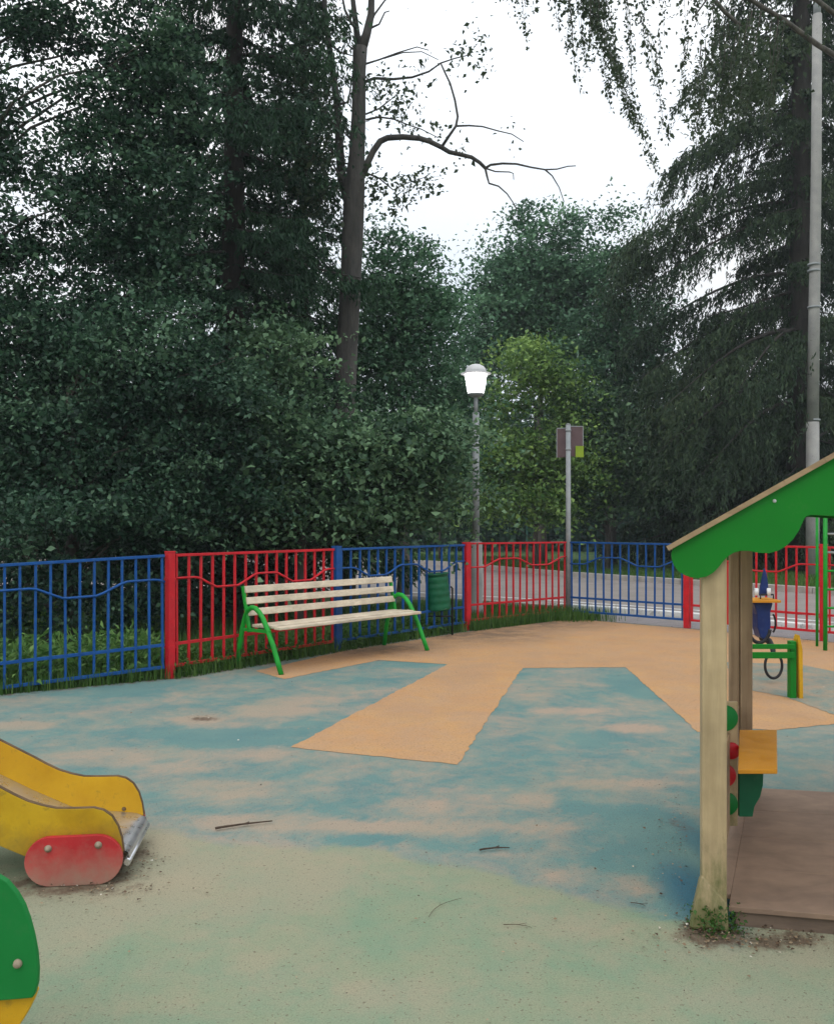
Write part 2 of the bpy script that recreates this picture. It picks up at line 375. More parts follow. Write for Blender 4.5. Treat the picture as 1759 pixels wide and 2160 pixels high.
for s in [(40, 1532, 75, 9, .7), (430, 1517, 60, 9, .55), (570, 1498, 90, 14, .5), (640, 1478, 90, 8, .4), (210, 1600, 120, 20, .4), (480, 1590, 140, 14, .3),
          (480, 1665, 120, 18, .4), (740, 1743, 90, 14, .6), (560, 1735, 140, 22, .45), (870, 1700, 80, 16, .35), (900, 1745, 120, 12, .4), (1120, 1745, 100, 14, .4),
          (1340, 1537, 60, 9, .65), (1200, 1500, 80, 7, .4), (1130, 1690, 60, 18, .35), (1290, 1655, 150, 8, .45), (1200, 1847, 60, 16, .4), (1360, 1865, 80, 24, .5),
          (270, 1800, 110, 50, .55), (460, 1800, 200, 36, .4), (250, 1880, 160, 70, .6), (550, 1850, 250, 60, .25), (1100, 1460, 60, 18, .25), (400, 1900, 300, 60, .15), (830, 2090, 120, 40, .35), (1250, 1960, 80, 20, .3), (100, 2000, 120, 60, .4),
          (1650, 2000, 220, 40, .45), (380, 1620, 80, 12, .35), (820, 1505, 100, 10, .2), (1500, 1440, 100, 12, .3), (640, 1850, 120, 30, .2), (300, 2120, 120, 30, .2), (1560, 2120, 180, 30, .3)]:
    dirt = dirt + spot(*s)
for s in [(470, 1560, 110, 22, -.5), (330, 1545, 120, 12, -.3), (640, 1545, 60, 30, -.25), (190, 1450, 200, 20, -.35), (860, 1400, 80, 10, -.4), (750, 1430, 90, 14, -.1), (1350, 1450, 60, 24, -.45), (1100, 1600, 70, 40, -.15),
          (770, 1772, 90, 10, -.6), (1000, 1785, 120, 14, -.3), (600, 1620, 80, 14, -.2), (1200, 1700, 40, 12, -.4), (1260, 1560, 60, 18, -.25), (700, 1700, 60, 16, -.2), (480, 1710, 140, 10, -.25), (1300, 1810, 120, 30, -.25)]:
    dirt = dirt + spot(*s)
# the green rubber of the near ground: everything this side of a slanting seam
def seam(px):  # photo row of the seam
    return np.interp(px, [-400, 120, 400, 620, 760, 1000, 1200, 1450, 1800, 2400], [1690, 1720, 1760, 1785, 1795, 1835, 1890, 1935, 1960, 1990])
with np.errstate(all='ignore'):
    d_s = np.maximum(Y, .4); ppx = CX + X / d_s * FPX; ppy = HY + H0 * FPX / d_s
gdist = (G(880, 1800).y) / 1.0
yseam = H0 * FPX / (seam(ppx) - HY)
green = np.clip(.5 + (yseam - Y) / .5, 0, 1)
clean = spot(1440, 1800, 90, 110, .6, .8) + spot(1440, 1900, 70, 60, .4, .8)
deep = spot(1470, 1890, 70, 74, 1.15, .9) + spot(1470, 1770, 34, 60, .6, 1.0)  # shade at the hut post painted in, over the clean teal rubber
soil = spot(150, 1865, 190, 34, .75, .8) + spot(270, 1805, 80, 30, .6, .8) + spot(1600, 1985, 220, 26, .75, .8) + spot(1480, 1960, 70, 26, .7, .8) + spot(430, 1517, 46, 7, .7, .7) \
     + spot(820, 1385, 150, 12, .5) + spot(594, 1424, 26, 6, .9, .8) + spot(902, 1373, 20, 4, .9, .8) + spot(1640, 1460, 90, 9, .5, .8) + spot(1620, 1478, 70, 10, .6) + spot(1440, 1745, 50, 34, .45, .9) + spot(1440, 1830, 30, 60, .3, .9)
# earth that collects along the fence
for a, b in zip(P, P[1:]):
    ab = b - a; L2 = ab.length_squared
    t = np.clip(((X - a.x) * ab.x + (Y - a.y) * ab.y) / L2, 0, 1)
    dd = np.sqrt((X - a.x - t * ab.x) ** 2 + (Y - a.y - t * ab.y) ** 2)
    soil = np.maximum(soil, .62 * np.clip((.35 - dd) / .3, 0, 1))
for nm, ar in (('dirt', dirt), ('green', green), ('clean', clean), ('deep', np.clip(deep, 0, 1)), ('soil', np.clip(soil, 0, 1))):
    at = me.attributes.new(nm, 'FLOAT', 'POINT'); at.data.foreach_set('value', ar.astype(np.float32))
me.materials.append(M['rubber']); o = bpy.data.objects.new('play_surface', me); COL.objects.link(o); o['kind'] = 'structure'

def rough_edge(poly, step=.05, amp=.010):
    out = []
    for i, a in enumerate(poly):
        b = poly[(i + 1) % len(poly)]; a, b = Vector(a[:2]), Vector(b[:2]); n = max(1, int((b - a).length / step)); nn = (b - a).normalized()
        for k in range(n):
            p = a + (b - a) * k / n; j = random.uniform(-amp, amp) if k else 0
            out.append((p.x - nn.y * j, p.y + nn.x * j))
    return out
def gp(*l): return [tuple(G(x, y)[:2]) for x, y in l]
inset = lambda v, dx, dy: (v.x + dx, v.y + dy)
opoly = gp((540, 1416), (600, 1433), (800, 1393), (945, 1402), (614, 1577), (965, 1614), (1102, 1410), (1320, 1408), (1472, 1545), (1576, 1538), (1640, 1541), (1770, 1527)) \
    + [(5.2, 6.2), (7.0, 8.6), inset(P[6], .0, -.12), inset(P[5], -.02, -.12), inset(P[4], 0, -.12), inset(P[3], .06, -.1), inset(P[2], .06, -.08)]
sheet('orange_play_surface', rough_edge(opoly), .0025, M['rubber_orange'])
sheet('teal_play_patch', rough_edge(gp((1530, 1398), (1685, 1402), (1800, 1426), (1800, 1524), (1662, 1473), (1560, 1452))), .005, M['rubber_teal2'])

road_near = [(14, 5.5), (9, 8.9), (6.6, 11.4), (5.45, 12.75), (4.26, 14.3), (2.5, 15.9), (1.4, 16.9), (-1, 18.6), (-6, 20.6), (-14, 22.5), (-40, 26)]
road_far = [(-40, 52), (-20, 46), (-6, 38), (-.9, 33.5), (.83, 31.7), (4.27, 25), (6.45, 21.9), (10.5, 16.5), (18, 9.5)]
sheet('road', road_near + road_far, TZ + .015, M['asphalt'])
side = [(p.x + .1, p.y + .12) for p in (P[4], P[5], P[6], P[7])] + [(9, 7.0), (11.8, 6.2), (9, 8.75), (6.6, 11.25), (5.45, 12.6), (4.26, 14.15), (2.9, 15.35)]
sheet('pavement', side, TZ + .03, M['paving'])
def strip(name, pts, w_, z0, z1, mat):
    b = MB()
    for a, c in zip(pts, pts[1:]):
        A = Vector((a[0], a[1], (z0 + z1) / 2)); C = Vector((c[0], c[1], (z0 + z1) / 2)); n_ = max(1, int((C - A).length / 1.0))
        for k in range(n_):
            b.bar(A.lerp(C, k / n_), A.lerp(C, (k + .985) / n_), w_, abs(z1 - z0))
    o = b.build(name, mat, bevel=.01); o['kind'] = 'structure'; return o
strip('kerb', road_far[1:], .16, TZ - .05, TZ + .15, M['kerb'])
strip('kerb', road_near[:6], .14, TZ - .05, TZ + .11, M['line'])
strip('kerb', road_near[5:9], .14, TZ - .05, TZ + .07, M['kerb'])
def offl(pts, d): return [(p[0] + d * .68, p[1] + d * .73) for p in pts]
ln = MB()
for dd_, seg in ((1.25, road_near[:9]), (2.0, road_near[1:6])):
    q = offl(seg, dd_)
    for a, c in zip(q, q[1:]):
        A = Vector((a[0], a[1], 0)); C = Vector((c[0], c[1], 0)); s_ = (C - A).normalized(); nn = Vector((-s_.y, s_.x, 0)) * .06
        z = Vector((0, 0, TZ + .02)); ln.add([A + nn + z, A - nn + z, C - nn + z, C + nn + z], [(0, 1, 2, 3)])
o = ln.build('road_markings', M['line']); o['kind'] = 'structure'

# ---------------------------------------------------------------- fence panels and posts
HF = 1.19
FENCE = thing('playground_fence', (P[3].x, P[3].y, 0), 'low bar fence in alternating red and blue panels running round the whole playground', 'fence')
def fence_panel(a, b, nb, colour, label, dz0=0.0, dz1=0.0, phase=0.0, waves=2.0):
    mt = M[colour]; A = Vector((a[0], a[1], dz0)); B = Vector((b[0], b[1], dz1)); L = (B - A).length; u = (B - A).normalized(); n = Vector((-u.y, u.x, 0)).normalized()
    up = Vector((0, 0, 1)); p = lambda s, z: A + (B - A) * (s / L) + up * z
    g = .055; bars = MB()
    for i in range(nb):
        s = g + .02 + (L - 2 * g - .04) * i / (nb - 1); q = .003 * random.uniform(-1, 1)
        bars.bar(p(s + q, .13), p(s - q, HF - .028), .021, .021, n)
    t = bars.build('panel', mt, FENCE, label=label)
    MB().bar(p(g, HF - .015), p(L - g, HF - .015), .042, .026).build('top_rail', mt, t, .003)
    MB().bar(p(g, .325), p(L - g, .325), .02, .03).build('middle_rail', mt, t, .003)
    MB().bar(p(g, .115), p(L - g, .115), .03, .03).build('bottom_rail', mt, t, .003)
    wv = MB(); N = 40; pts = [p(g + (L - 2 * g) * i / N, .90 + .055 * max(-1, min(1, 1.5 * math.sin(phase + 2 * math.pi * waves * i / N)))) + n * -.012 for i in range(N + 1)]
    wv.tube(pts, .0125, 6).build('wave_bar', mt, t)
    return t
fence_panel(P[0], P[1], 19, 'blue', 'blue panel at the left edge in front of tall weeds', -.09, 0, 2.2, 2.1)
fence_panel(P[1], P[2], 16, 'red', 'red panel behind the left half of the bench', 0, 0, .9, 2.1)
fence_panel(P[2], P[3], 16, 'blue', 'blue panel behind the right end of the bench', 0, 0, 1.2, 2.1)
fence_panel(P[3], P[4], 15, 'red', 'red panel between lamp post and sign post', .02, 0, 4.3, 1.5)
fence_panel(P[4], P[5], 14, 'blue', 'blue panel between the sign post and the play hut', 0, 0, 4.3, 1.5)
fence_panel(P[5], P[6], 14, 'red', 'red panel seen through the play hut', 0, 0, 5.2, 1.5)
fence_panel(P[6], P[7], 15, 'red', 'red panel at the right edge behind the green ladder', 0, 0, 1.0, 1.5)
def fence_post(p, w_, colour, label, dz=0):
    z = Vector((p[0], p[1], dz)); u = Vector((.65, .75, 0)).normalized(); v = Vector((-u.y, u.x, 0))
    t = MB().obox(z + Vector((0, 0, (HF + .015) / 2 - .05)), u * w_ / 2, v * w_ / 2, Vector((0, 0, (HF + .015) / 2 + .05))).build('post', M[colour], FENCE, .005, label=label)
    MB().obox(z + Vector((0, 0, HF + .02)), u * (w_ / 2 + .003), v * (w_ / 2 + .003), Vector((0, 0, .006))).build('cap', M[colour], t, .002)
    for zz in (.3, .95): MB().obox(z + Vector((0, 0, zz)), u * (w_ / 2 + .004), v * (w_ / 2 + .004), (0, 0, .012)).build('bracket', M[colour], t)
fence_post(P[1], .072, 'red', 'stout red post left of the bench')
fence_post(P[2], .085, 'blue', 'blue post seen behind the bench slats')
fence_post(P[3], .082, 'red', 'red post right of the litter bin')
fence_post(P[5], .082, 'red', 'red post just left of the play hut')
fence_post(P[6], .08, 'red', 'red post behind the green ladder')
fence_post(P[0], .085, 'blue', 'blue post at the far left end', -.09)

# ---------------------------------------------------------------- bench
F1 = G(594, 1424); F2 = G(902, 1373); ax = (F2 - F1).normalized(); bx = Vector((-ax.y, ax.x, 0)); L = (F2 - F1).length; UP = Vector((0, 0, 1))
t = thing('park_bench', (F1 + F2) / 2 + bx * .3, 'long cream slatted bench with curved green tube arms in front of the fence', 'bench')
prof = [(0, 0), (.055, .12), (.13, .28), (.215, .43), (.28, .53), (.34, .59), (.40, .625), (.46, .63), (.52, .60), (.57, .52), (.61, .40), (.65, .24), (.69, 0.0)]
for o0 in (F1, F2):
    e = MB().tube([o0 + bx * b + UP * z for b, z in prof], .026, 10).build('end_frame', M['green'], t)
    MB().bar(o0 + bx * .17 + UP * .405 + ax * 0, o0 + bx * .58 + UP * .40, .03, .03).build('seat_support', M['green'], e)
    MB().bar(o0 + bx * .50 + UP * .40, o0 + bx * .60 + UP * .84, .03, .03, bx).build('back_support', M['green'], e)
for k in range(4):
    b = .11 + .115 * k; z = .44 + (.012 if k else 0) - .004 * k
    MB().bar(F1 + bx * b + UP * z + ax * .035, F2 + bx * b + UP * z - ax * .035, .095, .03, UP).build('seat_slat', M['bench_wood'], t, .006)
for k, z in enumerate((.575, .69, .805)):
    b = .525 + .022 * k; tilt = (UP + bx * .22).normalized()
    MB().bar(F1 + bx * b + UP * z + ax * .0, F2 + bx * b + UP * z - ax * .0, .03, .072, tilt).build('back_slat', M['bench_wood'], t, .006)

# ---------------------------------------------------------------- litter bin
c = Vector(((930 - CX) / FPX * 12.0 - .02, 11.85, 0))
t = thing('litter_bin', c, 'dark green cylindrical litter bin on thin legs beside the red fence post', 'litter bin')
tilt = Matrix.Rotation(R(-5), 3, 'Y')
prof_b = [(.135, .0), (.15, .01)] + [(.152 + .003 * math.sin(i * 1.3), .02 + .45 * i / 24) for i in range(25)] + [(.165, .475), (.165, .49), (.150, .49), (.145, .1)]
MB().lathe(c + UP * .33, prof_b, 28, rot=tilt).build('barrel', M['bin'], t)
for s in (-1, 1):
    MB().tube([c + Vector((s * .17, .02, 0)), c + Vector((s * .17, .02, .62)), c + Vector((s * .15, 0, .64))], .012, 8).build('leg', M['dark'], t)
MB().tube([c + Vector((-.17, .02, .25)), c + Vector((.17, .02, .25))], .01, 8).build('cross_bar', M['dark'], t)

# ---------------------------------------------------------------- lamp post
c = Vector(((1004 - CX) / FPX * 14.7, 14.7, TZ)); zt = lambda y: H0 - (y - HY) / FPX * 14.7
t = thing('street_lamp', c, 'lit lantern lamp on a slim grey post standing behind the red fence panel', 'street lamp')
cz = lambda z: Vector((c.x, c.y, z))
MB().lathe(cz(TZ), [(.125, 0), (.125, .15), (.112, .2), (.108, zt(1145) - TZ), (.09, zt(1145) - TZ + .02)], 20).build('concrete_base', M['concrete'], t)
MB().tube([cz(zt(1146)), cz(zt(1010)), cz(zt(870))], [.062, .057, .055], 14).build('pole', M['galv'], t)
MB().tube([cz(zt(872)), cz(zt(835))], [.034, .034], 12).build('neck', M['galv'], t)
MB().lathe(cz(zt(838)), [(.05, 0), (.12, .03), (.14, .05), (.13, .07)], 20).build('lantern_base', M['galv'], t)
m = NT('lit_glass'); m.b.inputs['Emission Color'].default_value = (1, .99, .95, 1); m.b.inputs['Emission Strength'].default_value = 22; m.base((.9, .9, .9)); M['lit'] = m.m
m = NT('lit_dome'); m.b.inputs['Emission Color'].default_value = (.9, .93, 1, 1); m.b.inputs['Emission Strength'].default_value = .25; m.base((.4, .4, .4)); M['dome'] = m.m
MB().lathe(cz(zt(828)), [(.125, 0), (.178, zt(790) - zt(828))], 8, smooth=False).build('glass', M['lit'], t)
MB().lathe(cz(zt(789)), [(.245, 0), (.25, .012), (.18, .03)], 24).build('brim', M['dome'], t)
MB().lathe(cz(zt(789) + .036), [(.175, 0), (.165, .045), (.13, .09), (.07, .12), (.02, .13)], 24).build('dome', M['dome'], t)
for k in range(8):
    a = 2 * math.pi * k / 8
    MB().tube([cz(zt(828)) + Vector((math.cos(a) * .137, math.sin(a) * .137, 0)), cz(zt(790)) + Vector((math.cos(a) * .177, math.sin(a) * .177, 0))], .006, 5).build('rib', M['galv'], t)

# ---------------------------------------------------------------- sign on its post (back side)
DS = 14.0; c = Vector(((1199 - CX) / FPX * DS, DS, 0)); zs = lambda y: H0 - (y - HY) / FPX * DS
t = thing('sign_post', c, 'slim grey post carrying the brown back of a sign board at the fence corner', 'sign')
MB().tube([c + UP * -.05, c + UP * zs(896)], .038, 14).build('pole', M['galv'], t)
MB().lathe(c + UP * (zs(896)), [(.04, 0), (.038, .012), (.02, .018)], 14).build('cap', M['galv'], t)
def sgn(px): return Vector(((px - CX) / FPX * (DS + .06), DS + .06, 0))
xl, xr = sgn(1176), sgn(1231)
for a, b, ya, yb, al in ((xl, sgn(1199), 902, 964, 1), (sgn(1199), xr, 898, 962, 0)):
    a2 = a + Vector((0, .05 if al else 0, 0)); b2 = b + Vector((0, 0 if al else .05, 0))
    mid = (a2 + b2) / 2; u = (b2 - a2) / 2; n = Vector((-u.y, u.x, 0)).normalized()
    z0, z1 = zs(yb), zs(ya)
    pb = MB().obox(mid + UP * (z0 + z1) / 2, u, n * .004, UP * (z1 - z0) / 2).build('board', M['sign_back'], t)
    MB().bar(a2 + UP * z1, b2 + UP * z1, .02, .014).build('rim', M['galv'], pb)
    e = a2 if al else b2
    MB().bar(e + UP * (z0), e + UP * (z1 - .01), .012, .016, n).build('rim', M['galv'], pb)
MB().obox((sgn(1214) + xr) / 2 + UP * ((zs(964) + zs(940)) / 2) + Vector((0, -.015, 0)), ((xr - sgn(1214)) / 2), (0, .004, 0), UP * (zs(940) - zs(964)) / 2).build('small_plate', M['lime'], t)
for zz in (zs(910), zs(950)): MB().lathe(c + UP * zz, [(.044, 0), (.044, .03)], 14).build('clamp', M['galv'], t)

# ---------------------------------------------------------------- tall concrete pole on the right
d = 24.8; c = Vector(((1714 - CX) / FPX * d, d, TZ)); zz = lambda y: H0 - (y - HY) / FPX * d
t = thing('utility_pole', c, 'very tall pale concrete pole behind the play hut at the right', 'utility pole')
def px_(x, y): return Vector(((x - CX) / FPX * d, d, zz(y)))
MB().tube([px_(1714, 1215), px_(1714.5, 1080), px_(1714.5, 890)], [.182, .176, .170], 18).build('lower_section', M['concrete'], t)
MB().tube([px_(1714.5, 888), px_(1718, 640), px_(1722, 350), px_(1724, 30)], [.158, .148, .138, .125], 18).build('upper_section', M['concrete'], t)
MB().tube([px_(1724, 32), px_(1724, 8), px_(1724.5, -120)], [.10, .10, .09], 14).build('pole_top', M['galv'], t)
for y_ in (560, 573, 650, 888):
    q = px_(1717, y_); MB().lathe(q, [(.17, 0), (.17, .05)], 16).build('band', M['galv'], t)

# ---------------------------------------------------------------- play hut
F = Vector((1.105, 3.36, 0)); U = Vector((.978, -.208, 0)).normalized(); V = Vector((.39, .92, 0)).normalized(); N = Vector((U.y, -U.x, 0)).normalized()
t = thing('play_hut', F + U * .75 + V * .75, 'open wooden play hut with scalloped green gable board and brown deck at the right', 'play hut')
def post(p, h, mat, w_=.088, name='post'):
    return MB().obox(p + UP * (h / 2 - .02), U * w_ / 2, N * w_ / 2, UP * (h / 2 + .02)).build(name, mat, t, .007)
hz = H0 - (1168 - HY) / FPX * 3.36
fp = post(F, hz + .05, M['post_wood'])
MB().add([F + U * x + N * y + UP * z for x, y, z in [(-.078, -.06, 0), (.03, -.07, 0), (.05, .07, 0), (-.095, .075, 0), (-.046, -.046, .16), (.02, -.046, .06), (.046, .0465, .10), (-.046, .0465, .20)]],
         [(3, 2, 1, 0), (4, 5, 6, 7), (0, 1, 5, 4), (1, 2, 6, 5), (2, 3, 7, 6), (3, 0, 4, 7)]).build('post_foot', M['post_wood'], fp, .01)
B_ = F + V * 1.45
post(B_ - U * .018, hz, M['post_brown'], .05); post(B_ + U * .040, hz, M['post_brown'], .06)
post(F + U * 1.5, hz + .05, M['post_wood']); post(B_ + U * 1.5, hz, M['post_brown'])
# gable board
FO = F + N * .058
low = [(1416, 1168), (1417, 1180), (1422, 1193), (1431, 1205), (1444, 1213), (1458, 1218), (1474, 1219), (1490, 1216), (1504, 1208), (1515, 1197), (1524, 1185), (1534, 1174), (1547, 1166), (1562, 1162), (1578, 1162), (1600, 1166), (1620, 1167), (1640, 1162),
       (1657, 1152), (1672, 1138), (1684, 1120), (1692, 1102), (1698, 1090), (1710, 1086), (1730, 1087), (1759, 1089)]
lo = [onplane(FO, U, *q) for q in low]; e0 = onplane(FO, U, 1420, 1156); e1 = onplane(FO, U, 1759, 966)
sl_ = (e1[1] - e0[1]) / (e1[0] - e0[0]); RA = e0[0] + 1.05                # ridge place along the gable
rz = e0[1] + sl_ * (RA - e0[0])
zc = lo[-1][1]
half = lo + [(min(RA, lo[-1][0] + .15), zc - .01)]
left = [p_ for p_ in half if p_[0] < RA]
outline = left + [(RA, zc + .03)] + [(2 * RA - a, z) for a, z in reversed(left)] + [(2 * RA - e0[0], e0[1]), (RA, rz), (e0[0], e0[1])]
MB().prism(outline, FO, U, UP, N, .02).build('gable_board', M['board_green'], t, .002)
bo = MB(); rt = Matrix.Identity(3)
q = onplane(FO, U, 1633, 1057)
MB().lathe(FO + U * q[0] + UP * q[1] + N * .010, [(.007, 0), (.006, .004), (.003, .006)], 10, rot=N.to_track_quat('Z', 'Y').to_matrix()).build('screw', M['steel'], t)
MB().prism(outline, FO + V * 1.62, U, UP, N, .02).build('gable_board', M['board_green'], t, .002)
# roof slopes, made of boards running along the ridge
rdir = (U * 1 + UP * sl_).normalized(); rn = (UP - U * sl_).normalized(); RL = math.hypot(RA - e0[0] + .02, rz - e0[1])
for sgn_ in (1, -1):
    rd = (U * sgn_ + UP * sl_).normalized(); rnn = (UP - U * sgn_ * sl_).normalized()
    st = FO + U * (e0[0] if sgn_ == 1 else 2 * RA - e0[0]) + UP * e0[1] - rd * .02 + N * .03
    slope = MB(); nbd = 8; ww = (RL + .02) / nbd
    for k in range(nbd):
        cc = st + rd * ww * (k + .5) + V * .87 + rnn * .010
        slope.obox(cc, rd * (ww / 2 - .0005), V * .87, rnn * .009)
    slope.build('roof_slope', M['roof_wood'], t)
# deck
A0 = F + U * .052 + N * .02; dk = MB(); dw = 1.42
for k in range(4):
    w4 = 1.62 / 4; c4 = A0 + U * dw / 2 + V * (w4 * (k + .5)) + UP * .066
    dk.obox(c4, U * dw / 2, V * (w4 / 2 - .001), UP * .010)
dk.obox(F + U * .010 + V * .86 + UP * .0655, U * .0455, V * .76, UP * .010)
dk.build('deck', M['deck'], t, .002)
MB().obox(A0 + U * dw / 2 + V * .03 + UP * .027, U * (dw / 2 - .02), N * .014, UP * .029).build('deck_joist', M['deck_side'], t, .002)
MB().obox(A0 + U * .03 + V * .8 + UP * .027, V * .76, U * .014, UP * .029).build('deck_joist', M['deck_side'], t, .002)
MB().obox(A0 + U * (dw - .03) + V * .8 + UP * .027, V * .76, U * .014, UP * .029).build('deck_joist', M['deck_side'], t, .002)
# side rail with decorative board, shelf and bracket
MB().bar(F + V * .06 + UP * .34, B_ - V * .06 + UP * .34, .02, .42, UP).build('side_panel', M['post_brown'], t)
pn = lambda px, py, d: W(px, py, d)
D4 = 4.05
a = W(1496, 1480, D4); b = W(1557, 1742, D4); 
MB().obox(Vector(((a.x + b.x) / 2 - .004, D4, (a.z + b.z) / 2)), (abs(b.x - a.x) / 2, 0, 0), (0, .009, 0), (0, 0, (a.z - b.z) / 2)).build('end_board', M['post_wood'], t, .003)
roty = Vector((0, -1, 0)).to_track_quat('Z', 'Y').to_matrix()
for y_, x_, cm, r_ in ((1515, 1529, 'disc_green', .058), (1584, 1543, 'red', .038), (1636, 1528, 'red', .052), (1696, 1532, 'disc_green', .052)):
    MB().lathe(W(x_, y_, D4 - .012), [(r_, 0), (r_, .006), (r_ * .93, .009)], 24, rot=roty).build('flower_disc', M[cm], t)
sv = .50; s0 = G(1557, 1624, sv); s1 = G(1640, 1624, sv); s2 = G(1639, 1540, sv); s3 = G(1560, 1540, sv)
sh = MB(); top = [s0, s1, s2, s3]; bot = [p_ - UP * .018 for p_ in top]
sh.add(top + bot, [(0, 1, 2, 3), (7, 6, 5, 4), (0, 4, 5, 1), (1, 5, 6, 2), (2, 6, 7, 3), (3, 7, 4, 0)]).build('shelf', M['orange'], t, .003)
db = 3.78
pts = [W(1558, 1628, db), W(1609, 1628, db), W(1608, 1655, db), W(1602, 1680, db), W(1590, 1700, db), W(1586, 1722, db), W(1558, 1722, db)]
MB().prism([(p_.x, p_.z) for p_ in pts], (0, db, 0), (1, 0, 0), UP, (0, 1, 0), .02).build('shelf_bracket', M['bin'], t, .002)

# ---------------------------------------------------------------- slide
a_ = R(7); SU = Vector((math.cos(a_), math.sin(a_), 0)); SN = Vector((-SU.y, SU.x, 0)); E = Vector((-1.222, 3.76, 0)); WD = .47
t = thing('slide', E - SU * .9 + SN * WD / 2, 'yellow sided slide with a red foot board, ending at the left edge', 'slide')
def P2(px, py, O): return onplane(O, SU, px, py)
top_px = [(262, 1795), (258, 1768), (250, 1742), (237, 1721), (220, 1709), (200, 1704), (160, 1705), (120, 1705), (90, 1699), (60, 1690), (30, 1676), (0, 1660)]
outl = [P2(x, y, E) for x, y in top_px]
s_end, z_end = outl[-1]; slp = .56
outl += [(-1.9, z_end + slp * (-s_end + 1.9 - 0) * 1.0 + slp * 0)] if False else [(-1.0, z_end + slp * (s_end + 1.0)), (-1.75, z_end + slp * (s_end + 1.75)), (-2.0, z_end + slp * (s_end + 1.75) + .07), (-2.25, z_end + slp * (s_end + 1.75) + .07)]
zt_ = outl[-1][1]
outl += [(-2.25, zt_ - .22), (-1.85, zt_ - .24)]
b0 = P2(0, 1783, E); b1 = P2(50, 1804, E)
outl += [(-1.0, b0[1] + slp * (b0[0] + 1.0)), b0, b1, (P2(120, 1822, E)), (P2(240, 1822, E))]
np_ = MB().prism(outl, E, SU, UP, SN, .022).build('side_panel', M['yellow_dirty'], t, .003)
E2 = E + SN * WD
MB().prism(outl, E2, SU, UP, SN, .022).build('side_panel', M['yellow'], t, .003)
# dark plywood edge band along the tops
for O in (E, E2):
    eb = MB(); k = len(top_px) + 4
    ring = [O + SU * s + UP * z for s, z in outl[:k]]
    for p0, p1 in zip(ring, ring[1:]):
        eb.bar(p0, p1, .020, .005, UP)
    eb.build('panel_edge', M['edge'], t)
# steel bed
bed = [(.012, .05), (.02, .085), (.012, .115), (-.03, .135), (-.10, .145), (-.30, .165), (s_end, z_end - .15), (-1.0, z_end + slp * (s_end + 1.0) - .16), (-1.75, z_end + slp * (s_end + 1.75) - .16), (-2.2, z_end + slp * (s_end + 1.75) - .12)]
bm_ = MB(); A_ = [E + SN * .012 + SU * s + UP * z for s, z in bed]; B2_ = [E2 - SN * .012 + SU * s + UP * z for s, z in bed]
A3 = [p_ - UP * .003 - SU * .002 for p_ in A_]; B3 = [p_ - UP * .003 - SU * .002 for p_ in B2_]; nb_ = len(bed)
bm_.add(A_ + B2_ + A3 + B3, [(i, i + 1, nb_ + i + 1, nb_ + i) for i in range(nb_ - 1)] + [(2 * nb_ + i, 3 * nb_ + i, 3 * nb_ + i + 1, 2 * nb_ + i + 1) for i in range(nb_ - 1)], True)
mm = NT('polished_steel'); mm.base((.62, .62, .64)); mm.b.inputs['Metallic'].default_value = .9; mm.rough(mm.ramp(mm.noise(20, 4), [(.3, .22), (.7, .4)])); M['polished'] = mm.m
bm_.build('steel_bed', M['polished'], t)
MB().tube([E + SN * .0 + SU * .012 + UP * .075, E2 + SU * .012 + UP * .075], .014, 12).build('end_rail', M['polished'], t)
# red foot board
cl = P2(53, 1812, E - SN * .025); cr = P2(260, 1808, E - SN * .025); zc_ = (P2(150, 1758, E)[1] + .0) / 2; rr = zc_ - .002
FB = E - SN * .025; cap_ = []
aL, aR = cl[0] + rr, cr[0] - rr
for k in range(17): an = math.pi / 2 + math.pi * k / 16; cap_.append((aL + rr * math.cos(an), zc_ + rr * math.sin(an)))
for k in range(17): an = -math.pi / 2 + math.pi * k / 16; cap_.append((aR + rr * math.cos(an), zc_ + rr * math.sin(an)))
fb = MB().prism(cap_, FB, SU, UP, SN, .022).build('foot_board', M['panel_red'], t, .005)
nrot = (-SN).to_track_quat('Z', 'Y').to_matrix()
for px0, py0 in ((102, 1791), (208, 1783)):
    q = P2(px0, py0, FB - SN * .011)
    MB().lathe(FB - SN * .011 + SU * q[0] + UP * q[1], [(.015, 0), (.015, .003), (.009, .006), (.0085, .014), (.004, .018)], 14, rot=nrot).build('bolt', M['bolt'], fb)
MB().prism(cap_, E2 + SN * .025, SU, UP, SN, .022).build('foot_board', M['panel_red'], t, .005)
q = P2(262, 1707, E2 - SN * .011)
MB().lathe(E2 - SN * .011 + SU * q[0] + UP * q[1], [(.010, 0), (.008, .004), (.003, .006)], 12, rot=nrot).build('bolt', M['edge'], t)
for s in (-1.78, -2.2):
    for O in (E + SN * -.045, E2 + SN * .045):
        MB().bar(O + SU * s + UP * -.01, O + SU * s + UP * (zt_ + .5), .07, .07, SU).build('post', M['post_wood'], t, .006)
for k in range(4): MB().bar(E + SU * -2.26 + UP * (.22 + .25 * k), E2 + SU * -2.26 + UP * (.22 + .25 * k), .08, .03).build('step', M['roof_wood'], t)
MB().obox(E + SN * WD / 2 + SU * -2.0 + UP * (zt_ - .24), SU * .22, SN * (WD / 2), UP * .012).build('platform', M['deck'], t)

